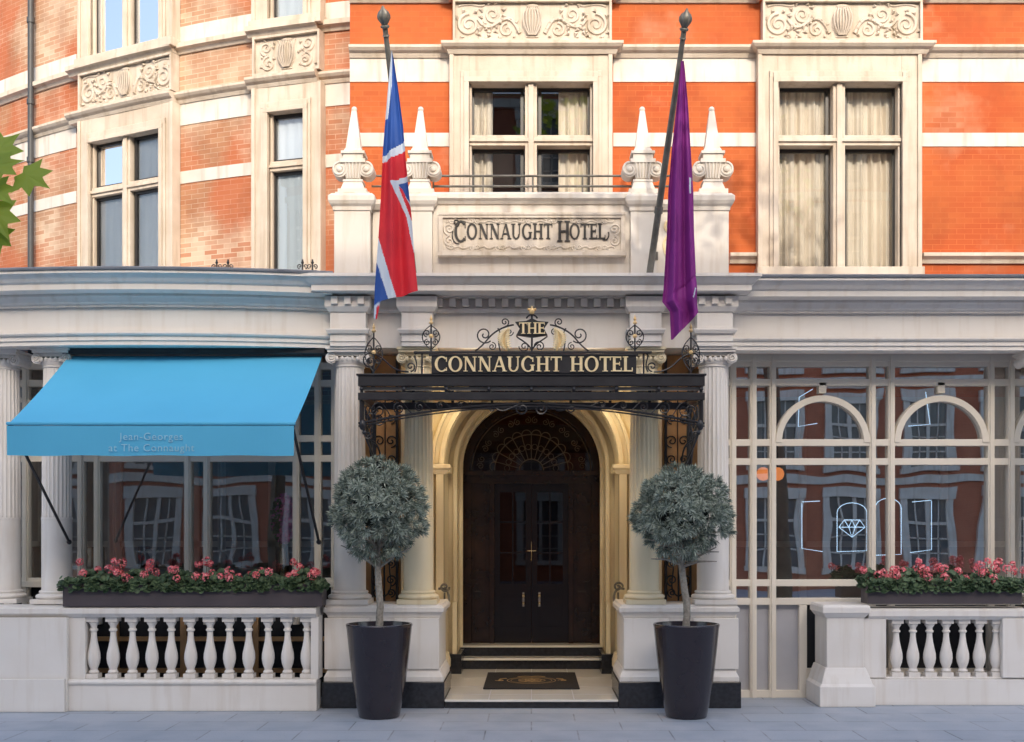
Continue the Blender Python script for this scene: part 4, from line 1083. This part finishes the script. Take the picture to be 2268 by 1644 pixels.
# ---------------------------------------------------------------- entrance canopy
C=thing("entrance_canopy",(0,-.6,4.0),"black wrought iron and glass canopy over the hotel entrance","canopy")
yc=-1.2
cz=lambda p:Z(p,yc);cxx=lambda p:X(p,yc)
hx=cxx(1561)
b=B()
for yy in(yc,-.12):
    b.box(-hx,hx,yy,yy+.07,cz(855),cz(832));b.box(-hx-.02,hx+.02,yy-.02,yy+.09,cz(832),cz(828));b.box(-hx,hx,yy-.012,yy+.07,cz(886),cz(870))
    for i in range(9):
        x=-hx+.04+(2*hx-.08)*i/8;b.box(x-.018,x+.018,yy+.01,yy+.05,cz(870),cz(855));b.sphere((x,yy-.0,cz(862)),.024,8)
for q in(-1,1):
    b.box(*sorted((q*hx,q*(hx-.06))),yc+.07,-.12,cz(855),cz(832));b.box(*sorted((q*hx,q*(hx-.06))),yc+.07,-.12,cz(886),cz(869))
for i in range(1,8):
    x=-hx+2*hx*i/8;b.box(x-.012,x+.012,yc+.07,-.12,cz(862)-.01,cz(855)+.03)
make("frame",b,M_black,C,bevel=.004)
b=B();zr=cz(853);b.add([(-hx,yc+.03,zr),(hx,yc+.03,zr),(hx,-.1,zr+.02),(-hx,-.1,zr+.02)],[(0,1,2,3)]);make("glass_roof",b,M_glass,C)
b=B();b.box(-hx+.05,hx-.05,yc+.06,yc+.068,cz(864),cz(856));make("glass_fascia",b,M_fasc,C)
b=B()
arcp=[(x,yc+.03,cz(893)-.24*(abs(x)/hx)**1.7) for x in[-hx+2*hx*i/40 for i in range(41)]]
b.tube(arcp,.014,6);b.tube([(p[0],p[1],p[2]-.035) for p in arcp],.009,6)
for q in(-1,1):
    b.tube([(q*(hx-.03),yc+.03,cz(886)),(q*(hx-.03),yc+.03,cz(940))],.018,6)
    for i in range(8):
        x=q*(.12+i*.245);zt=cz(888);zb=cz(893)-.24*(abs(x)/hx)**1.7;r=max(.03,(zt-zb)*.42)
        if zt-zb<.06:continue
        b.tube(spiral(x,(zt+zb)/2,yc+.03,r,1.5,pi/2,-q,22,.12),.008,5)
        b.tube(bez((x,yc+.03,(zt+zb)/2+r),(x-q*.08,yc+.03,zt),(x-q*.12,yc+.03,zb),(x-q*.2,yc+.03,zb+.02)),.007,5)
    b.tube(spiral(q*.11,cz(905),yc+.03,.085,1.7,pi/2,-q,26,.1),.010,5);b.tube(bez((q*.02,yc+.03,cz(893)),(q*.2,yc+.03,cz(888)),(q*.3,yc+.03,cz(920)),(q*.42,yc+.03,cz(905))),.009,5)
    b.tube(spiral(q*.48,cz(905),yc+.03,.05,1.4,pi,q,20,.1),.008,5)
make("lower_scrollwork",b,M_black,C,smooth=True)
for q in(-1,1):
    b=B();x=q*(hx-.05)
    b.tube([(x,yc+.05,cz(940)),(x,yc+.05,cz(888))],.02,6)
    def yz(pts,w): b.tube([(x,p,z) for p,z in pts],w,6)
    yz([(p[0],p[2]) for p in bez((yc+.05,0,3.62),(yc+.5,0,3.6),(-.3,0,3.3),(-.14,0,2.75))],.022)
    yz([(-.13,2.7),(-.13,3.85)],.024)
    for cy_,cz_,r in((yc+.35,3.72,.09),(yc+.62,3.66,.12),(-.33,3.5,.12),(-.27,3.2,.08),(-.25,2.95,.06)):
        sp_=spiral(cy_,cz_,0,r,1.6,pi/2,1,24,.12);yz([(p[0],p[2]) for p in sp_],.010)
    xo=q*(hx-.05)
    for dx,dz,r in((-.10,.12,.06),(-.16,.0,.07),(-.05,-.18,.05)):
        b.tube(spiral(xo+q*dx*1.2,3.62+dz,yc+.04,r,1.5,0,q,22,.12),.009,5)
    b.tube(bez((xo,yc+.04,3.55),(xo-q*.05,yc+.04,3.35),(xo-q*.12,yc+.1,3.2),(xo-q*.16,-.6,3.0)),.016,6)
    b.sphere((xo,yc+.04,3.56),.045,10,0,(1,1,1.5));b.sphere((xo-q*.02,yc+.04,3.47),.03,8)
    b.tube([(xo-q*.16,-.6,3.0),(xo-q*.18,-.14,2.7)],.018,6);b.tube(bez((xo-q*.06,yc+.3,3.4),(xo-q*.25,-.7,3.3),(xo-q*.05,-.5,3.0),(xo-q*.2,-.2,2.8)),.012,6)
    b.sphere((xo-q*.17,-.2,2.68),.035,8,0,(1,1,1.6))
    make("bracket",b,M_black,C,smooth=True)
b=B();b.box(cxx(956),cxx(1409),yc-.03,yc+.02,cz(828),cz(789));b.box(cxx(917),cxx(1443),yc-.04,yc+.02,cz(784),cz(779));b.box(cxx(950),cxx(1413),yc-.045,yc+.02,cz(789),cz(785))
for p in(935,1425): b.box(cxx(p)-.012,cxx(p)+.012,yc-.02,yc+.01,cz(828),cz(784))
S=make("sign_board",b,M_black,C,bevel=.003,label="black sign board with gold serif lettering")
b=B();text(b,"CONNAUGHT HOTEL",cxx(963),cxx(1402),cz(825)+.005,.178,yc-.05,.02,0,1.15);make("sign_lettering",b,M_palegold,S)
b=B();y=yc-.01
b.prism([(cxx(1143),cz(744)),(cxx(1151),cz(729)),(cxx(1141),cz(714)),(cxx(1165),cz(712)),(cxx(1178),cz(706)),(cxx(1191),cz(712)),(cxx(1215),cz(714)),(cxx(1205),cz(729)),(cxx(1213),cz(744)),(cxx(1178),cz(749))],y-.02,y+.01)
for q in(-1,1):
    c0=cxx(1178)
    def sx(p): return c0+q*(p)*.00541
    b.tube(bez((sx(0),y,cz(778)),(sx(5),y,cz(760)),(sx(30),y,cz(752)),(sx(34),y,cz(745))),.009,6)
    b.tube(spiral(sx(17),cz(768),y,.065,1.6,pi,q*-1,24,.12),.008,5)
    b.tube(bez((sx(40),y,cz(720)),(sx(60),y,cz(722)),(sx(85),y,cz(735)),(sx(98),y,cz(752))),.010,6)
    b.tube(spiral(sx(60),cz(714),y,.055,1.5,-pi/2,-q,22,.12),.008,5)
    b.tube(spiral(sx(50),cz(736),y,.05,1.5,0,q,22,.12),.007,5)
    b.tube(bez((sx(98),y,cz(752)),(sx(108),y,cz(765)),(sx(120),y,cz(775)),(sx(126),y,cz(778))),.009,6)
    b.tube(spiral(sx(105),cz(742),y,.105,1.5,pi*1.25 if q>0 else -pi*.25,q,28,.12),.009,5)
    b.tube(spiral(sx(88),cz(768),y,.05,1.5,pi/2,q,22,.12),.007,5)
    b.tube(bez((sx(70),y,cz(778)),(sx(80),y,cz(745)),(sx(64),y,cz(735)),(sx(76),y,cz(728))),.008,6)
b.tube([(cxx(1178),y,cz(780)),(cxx(1178),y,cz(690))],.012,6)
b.tube(bez((cxx(1166),y,cz(706)),(cxx(1170),y,cz(695)),(cxx(1186),y,cz(695)),(cxx(1190),y,cz(706))),.010,6)
cr=make("crest_scrollwork",b,M_black,C,smooth=True)
b=B()
gh=.135
glyph(b,'T',cxx(1149),cz(741),gh,y-.045,.015,0,1.25);glyph(b,'H',cxx(1167),cz(741),gh,y-.045,.015,0,1.15);glyph(b,'E',cxx(1190),cz(741),gh,y-.045,.015,0,1.25)
make("sign_lettering",b,M_palegold,cr,label="gold letters spelling THE")
b=B();b.sphere((cxx(1178),y,cz(690)),.035,10,0,(1,1,1.2));b.tube([(cxx(1178),y,cz(690)),(cxx(1178),y,cz(678))],[.025,.004],8);b.sphere((cxx(1171),y,cz(686)),.018,8);b.sphere((cxx(1185),y,cz(686)),.018,8)
make("crest_finial",b,M_gold,C,smooth=True)
# gilded oak-leaf sprays either side of THE
for q in(-1,1):
    b=B();c=cxx(1178)+q*.31
    st=bez((c-q*.05,y,cz(784)),(c+q*.07,y,cz(770)),(c+q*.03,y,cz(752)),(c-q*.03,y,cz(734)))
    b.tube(st,.009,6)
    for i in range(2,15):
        px_,_,pz_=st[i]
        for s in(-1,1):
            L=.115*math.sin(pi*(i+2)/18);ang=R(90-s*(58-i*2.2))
            tip=(px_+L*math.cos(ang),y-.012,pz_+L*math.sin(ang));mid=(px_+L*.55*math.cos(ang+s*.2),y-.03,pz_+L*.55*math.sin(ang+s*.2))
            b.tube([(px_,y,pz_),mid,tip],[.006,.017,.003],6)
    b.tube([st[-1],(st[-1][0],y-.01,st[-1][2]+.05)],[.014,.003],6)
    make("gilt_leaf",b,M_palegold,C,smooth=True)
def canfin(p,pt,pb,gold):
    b=B();x=cxx(p);y=yc-.01
    b.tube([(x,y,cz(pb)),(x,y,cz(pt+14))],.010,6)
    H_=pb-pt
    for s in(-1,1):
        b.tube(spiral(x+s*.045,cz(pb-H_*.25),y,.04,1.4,pi/2,-s,18,.15),.007,5);b.tube(spiral(x+s*.05,cz(pb-H_*.5),y,.045,1.4,-pi/2,s,18,.15),.007,5)
        b.tube(bez((x,y,cz(pb-4)),(x+s*.14,y,cz(pb-H_*.3)),(x+s*.14,y,cz(pb-H_*.5)),(x,y,cz(pb-H_*.72))),.007,5)
    b.lathe(x,y,[(.004,cz(pt+22)),(.03,cz(pt+18)),(.012,cz(pt+13)),(.02,cz(pt+9)),(.006,cz(pt+3)),(.002,cz(pt))],10,1)
    b.sphere((x,y,cz(pb-H_*.42)),.028,8,1)
    make("finial",b,[M_black,M_gold],C,smooth=True)
canfin(955,698,779,0);canfin(1406,698,779,0)
canfin(828,716,828,1);canfin(1530,716,828,1)
y=yc
for q in(-1,1):
    b=B();x=q*(hx-.13)
    b.tube(spiral(x-q*.02,cz(800),y,.10,1.5,pi/2,-q,26,.12),.009,5)
    b.tube(bez((x-q*.02,y,cz(782)),(x-q*.25,y,cz(792)),(x-q*.2,y,cz(822)),(x-q*.48,y,cz(824))),.010,5)
    b.tube(spiral(x-q*.5,cz(812),y,.06,1.3,-pi/2,-q,20,.15),.009,5)
    b.tube(bez((x-q*.55,y,cz(824)),(x-q*.62,y,cz(800)),(x-q*.5,y,cz(790)),(x-q*.58,y,cz(782))),.009,5)
    make("upper_scrollwork",b,M_black,C,smooth=True)
# ---------------------------------------------------------------- flag poles
def flagpole(base,top,label):
    e=thing("flagpole",base,label,"flagpole","flagpoles leaning out from the parapet")
    b=B();b0,t0=Vector(base),Vector(top);d=(t0-b0).normalized()
    b.tube([b0,b0+(t0-b0)*.5,t0],[.045,.04,.03],14);b.tube([b0-Vector((0,0,.05)),b0+d*.05],[.09,.05],14)
    make("pole",b,M_bronze,e,smooth=True)
    b=B();T=Matrix.Translation(t0)@d.to_track_quat('Z','Y').to_matrix().to_4x4();b.T=T
    b.lathe(0,0,[(.03,-.1),(.045,-.09),(.032,-.07),(.032,-.01),(.05,0),(.055,.02),(.035,.035),(.05,.055),(.078,.10),(.08,.135),(.06,.175),(.025,.205),(.008,.24)],18,0,9,.12)
    make("finial",b,M_bronze,e,smooth=True)
    b=B();m=b0+(t0-b0)*.3
    b.tube([m,(m.x,.12,m.z-.45)],.014,6);b.tube([m-d*.04,m+d*.04],.055,12);b.box(m.x-.05,m.x+.05,.07,.13,m.z-.5,m.z-.4)
    make("stay",b,M_bronze,e)
    return e
FP1=flagpole((-1.53,.0,5.56),(X(853,-1.5),-1.5,Z(62,-1.5)),"weathered bronze flagpole carrying a furled national flag")
FP2=flagpole((1.53,.0,5.56),(X(1515,-1.5),-1.5,Z(68,-1.5)),"weathered bronze flagpole carrying a purple flag")
def interp(tab,v):
    for i in range(len(tab)-1):
        if tab[i][0]<=v<=tab[i+1][0]:
            t=(v-tab[i][0])/(tab[i+1][0]-tab[i][0]);return tab[i][1]*(1-t)+tab[i+1][1]*t
    return tab[-1][1] if v>tab[-1][0] else tab[0][1]
def pip(x,y,poly):
    c=False;n=len(poly);j=n-1
    for i in range(n):
        xi,yi=poly[i];xj,yj=poly[j]
        if (yi>y)!=(yj>y) and x<(xj-xi)*(y-yi)/(yj-yi)+xi:c=not c
        j=i
    return c
def cloth(name,L,Rr,top,bot,yb,regions,mats,parent,fold,nu=70,nv=220):
    b=B();vs=[];fs=[];mi=[]
    for j in range(nv+1):
        for i in range(nu+1):
            u,v=i/nu,j/nv
            pt=top[0]*(1-u)+top[1]*u; pb=interp(bot,u)
            py=pt+(pb-pt)*v
            l,r=interp(L,py),interp(Rr,py)
            px=l+(r-l)*u
            d=yb+fold(u,v)
            vs.append((X(px,yb),d,Z(py,yb)))
    for j in range(nv):
        for i in range(nu):
            u,v=(i+.5)/nu,(j+.5)/nv
            pt=top[0]*(1-u)+top[1]*u;pb=interp(bot,u);py=pt+(pb-pt)*v;l,r=interp(L,py),interp(Rr,py);px=l+(r-l)*u
            a=j*(nu+1)+i;fs.append((a,a+1,a+nu+2,a+nu+1))
            m=0
            for k,(mm,poly) in enumerate(regions):
                if pip(px,py,poly): m=mm
            mi.append(m)
    b.add(vs,fs);b.m=mi
    o=make(name,b,mats,parent,recalc=False)
    o.data.polygons.foreach_set("use_smooth",[True]*len(o.data.polygons))
    return o
L=[(110,867),(130,865),(200,859),(330,848),(420,844),(520,838),(640,829),(710,827)]
Rr=[(110,868),(130,872),(190,881),(280,893),(400,903),(480,912),(580,919),(645,926),(710,926)]
regs=[(2,[(860,110),(869,110),(868,190),(858,262),(848,270),(850,220)]),
 (2,[(840,352),(900,310),(903,332),(840,376)]),
 (1,[(830,370),(905,330),(905,395),(870,400),(908,475),(935,600),(935,665),(880,670),(830,530)]),
 (2,[(864,402),(907,390),(918,480),(932,620),(912,540),(900,480)]),
 (0,[(882,408),(910,402),(914,456),(900,438)]),
 (1,[(882,412),(890,418),(915,470),(916,500)]),
 (2,[(825,520),(837,524),(882,672),(864,674),(829,566)]),
 (2,[(828,676),(846,668),(838,712),(822,712)]),(1,[(834,680),(841,676),(836,708),(831,708)])]
cloth("flag",L,Rr,(112,112),[(0,705),(.08,708),(.15,668),(1,645)],-1.42,regs,[M_fblue,M_fred,M_fwhite],FP1,lambda u,v:(.035*math.sin(u*9+v*2)+.018*math.sin(u*17-v*3))*min(1,.3+v))["label"]="union flag hanging in loose folds"
L=[(120,1509),(150,1507),(220,1500),(330,1488),(430,1480),(520,1477),(640,1470),(668,1467),(690,1484),(760,1487)]
Rr=[(120,1512),(150,1516),(230,1523),(330,1529),(430,1535),(520,1537),(600,1541),(650,1543),(690,1548),(760,1548)]
pf=cloth("flag",L,Rr,(135,135),[(0,752),(.06,752),(.5,725),(.8,706),(1,690)],-1.42,[(1,[(1526,395),(1530,395),(1530,430),(1526,430)]),(1,[(1538,640),(1541,640),(1535,662),(1532,662)])],[M_purple,M_fwhite],FP2,lambda u,v:(.045*math.sin(u*11+v*1.5)+.02*math.sin(u*23-v*2))*min(1,.25+v)+(.05*math.sin(v*40)*u if v>.85 else 0))
pf["label"]="purple flag hanging in vertical folds"
for p,q in((480,505),(670,692)):
    for pp in(p,q):
        b=B();x=X(pp,1.2);z0=5.5
        b.tube([(x,1.2,z0),(x,1.2,Z(575,1.2))],.012,6);b.sphere((x,1.2,Z(582,1.2)),.022,8)
        for s in(-1,1): b.tube(spiral(x+s*.04,Z(590,1.2),1.2,.035,1.2,-pi/2,s,14,.2),.008,5)
        b.tube([(x-.06,1.2,Z(600,1.2)),(x+.06,1.2,Z(600,1.2))],.01,5)
        make("roof_cresting",b,M_black,H,smooth=True)
# ---------------------------------------------------------------- opposite building (seen in reflections, shades the street)
OB=thing("opposite_building",(0,-30,0),"tall red brick town house terrace with cream windows across the street","building")
HT=20.6
M_brick3=brickmat("red_brick",(.58,.19,.10),(.50,.15,.08),(.48,.25,.17))
b=B();b.box(-34,40,-34,-28,0,HT);make("wall",b,M_brick3,OB)
for z in(4.2,8.0,11.8,15.6,19.3):
    b=B();b.box(-34,40,-28,-27.85,z-.15,z+.15);make("cornice",b,M_white,OB)
b=B();b.box(-34,40,-28.0,-27.6,HT-.6,HT+.2);make("cornice",b,M_white,OB)
fb=B();hw_=.75
fb.box(-hw_-.3,-hw_,-.15,.1,0,2.6);fb.box(hw_,hw_+.3,-.15,.1,0,2.6);fb.box(-hw_-.35,hw_+.35,-.2,.12,2.6,3.0);fb.box(-hw_-.35,hw_+.35,-.2,.12,-.2,0)
fb.box(-.07,.07,-.1,.05,0,2.6);fb.box(-hw_,hw_,-.1,.045,1.6,1.72);fb.add([(-hw_,.0,0),(hw_,.0,0),(hw_,.0,2.6),(-hw_,.0,2.6)],[(0,1,2,3)],1)
for s in(-1,1):
    for zz in(.5,1.05): fb.box(s*.05,s*hw_,-.06,.03,zz,zz+.05)
    fb.box(s*.38,s*.43,-.06,.03,0,2.6)
fb.v=[(x,-y,z) for x,y,z in fb.v]
M_glop=surf("opposite_pane",(.16,.17,.18),(.10,.11,.12),.1,2,0)
w0=None
for fl in range(5):
    for i in range(24):
        loc=(-32.6+i*3.0,-27.98,.9+fl*3.8 if fl else .9)
        if w0 is None: w0=make("window",fb,[M_white,M_glop],OB,loc=loc)
        else: copypart(w0,loc,OB)
# ---------------------------------------------------------------- street trees
def lobed(b,c,u,n,size):
    v=n.cross(u)
    angs=[(-180,.25),(-150,.55),(-125,.5),(-95,.90),(-68,.55),(-42,1.0),(-20,.66),(-8,.85),(0,1.2),(8,.85),(20,.66),(42,1.0),(68,.55),(95,.90),(125,.5),(150,.55)]
    pts=[c+(u*math.cos(R(a))+v*math.sin(R(a)))*r*size - n*(.10*size*r*r) for a,r in angs]
    b.add([c]+pts,[(0,1+j,1+(j+1)%len(pts)) for j in range(len(pts))])
def leafcloud(b,rd,ctr,rad,n,s0,s1):
    for i in range(n):
        d=Vector((rd.gauss(0,1),rd.gauss(0,1),rd.gauss(0,1))).normalized()*rd.random()**.4
        c=Vector(ctr)+Vector((d.x*rad[0],d.y*rad[1],d.z*rad[2]))
        n_=Vector((rd.uniform(-1,1),rd.uniform(-1,1),rd.uniform(0,1))).normalized();lobed(b,c,n_.orthogonal().normalized(),n_,rd.uniform(s0,s1))
TR=thing("plane_tree",(-5.6,-8.5,-.12),"street plane tree with broad lobed green leaves","tree","plane trees along the kerb")
b=B();b.tube([(-5.6,-8.5,-.12),(-5.6,-8.5,1.5),(-5.5,-8.4,3.2),(-5.3,-8.3,5)],[.22,.17,.14,.10],12)
b.tube(bez((-5.5,-8.4,3.3),(-5,-8.3,4.2),(-4.3,-8.1,4.6),(-3.35,-8,4.5)),[.07-.05*i/14 for i in range(15)],8)
b.tube(bez((-4.2,-8.1,4.5),(-3.9,-8,4.4),(-3.5,-8,4.4),(-3.2,-8,4.35)),[.02]*10+[.01]*5,6)
b.tube(bez((-5.4,-8.3,4.3),(-5.6,-8.3,5.4),(-6,-8.3,6.2),(-6.3,-8,7)),[.06-.04*i/14 for i in range(15)],8)
make("trunk",b,M_bark,TR,smooth=True)
b=B();yt=-8
for px,py,sz,ang in((62,390,.165,-35),(-2,372,.14,20),(-6,475,.17,-60),(-4,520,.13,-80),(-8,335,.16,50),(-14,420,.16,-40)):
    c=Vector((X(px,yt),yt+random.uniform(-.05,.05),Z(py,yt)));a=R(ang)
    n=Vector((random.uniform(-.3,.3),-1,random.uniform(.2,.6))).normalized()
    u=Vector((math.cos(a),0,math.sin(a)));u=(u-n*u.dot(n)).normalized()
    lobed(b,c,u,n,sz)
leafcloud(b,random.Random(4),(-6.3,-8.4,6.6),(1.9,2.2,1.9),900,.09,.14)
make("crown",b,M_green,TR,recalc=False)
TR2=thing("plane_tree",(5.2,-7.6,-.12),"tall street plane tree with a light airy crown","tree","plane trees along the kerb")
b=B();b.tube([(5.2,-7.6,-.12),(5.2,-7.6,3),(5.0,-7.6,6),(4.2,-7.7,9)],[.25,.19,.15,.10],12)
b.tube(bez((5.0,-7.6,6.5),(4.4,-7.6,8.5),(3,-7.6,9.8),(1.5,-7.6,10.8)),[.08-.05*i/14 for i in range(15)],8)
b.tube(bez((4.2,-7.7,9),(4.3,-7.7,10),(4.8,-7.7,11),(5.3,-7.7,12)),[.07-.05*i/14 for i in range(15)],8)
make("trunk",b,M_bark,TR2,smooth=True)
b=B();rd=random.Random(11)
for ctr,rad,n in(((2.2,-7.6,10.6),(1.5,1.2,1.0),170),((4.3,-7.8,11.4),(1.4,1.2,1.1),170),((.6,-7.5,11.4),(1.0,1.0,.7),80),((5.4,-7.6,9.8),(1.0,1.0,.9),110)):
    leafcloud(b,rd,ctr,rad,n,.10,.16)
make("crown",b,M_green,TR2,recalc=False)
# ================================================================ camera, light
cam=bpy.data.cameras.new("Camera");co=bpy.data.objects.new("Camera",cam);COL.objects.link(co)
co.location=(0,-D,EZ);co.rotation_euler=(pi/2,0,0);cam.sensor_width=36;cam.lens=36*F/2268
cam.shift_x=-(CX-1134)/2268;cam.shift_y=(HY-822)/2268;cam.clip_end=500;cam.clip_start=.1
scene.camera=co
el,az=R(28),R(-8)
dirs=Vector((-math.sin(az)*math.cos(el),-math.cos(az)*math.cos(el),math.sin(el)))
sl=bpy.data.lights.new("Sun",'SUN');sl.energy=1.9;sl.angle=R(.6);sl.color=(1,.90,.76)
so=bpy.data.objects.new("Sun",sl);COL.objects.link(so);so.rotation_euler=dirs.to_track_quat('Z','Y').to_euler()
w=bpy.data.worlds.new("World");scene.world=w;w.use_nodes=True;nt=w.node_tree
sky=nt.nodes.new('ShaderNodeTexSky');sky.sky_type='NISHITA';sky.sun_disc=False;sky.sun_elevation=el
sky.sun_rotation=math.atan2(dirs.x,dirs.y);sky.dust_density=4;sky.air_density=1.0;sky.ozone_density=1.0
bg=nt.nodes['Background'];bg.inputs[1].default_value=.35;nt.links.new(sky.outputs[0],bg.inputs[0])
scene.view_settings.view_transform='Standard';scene.view_settings.look='None';scene.view_settings.exposure=0
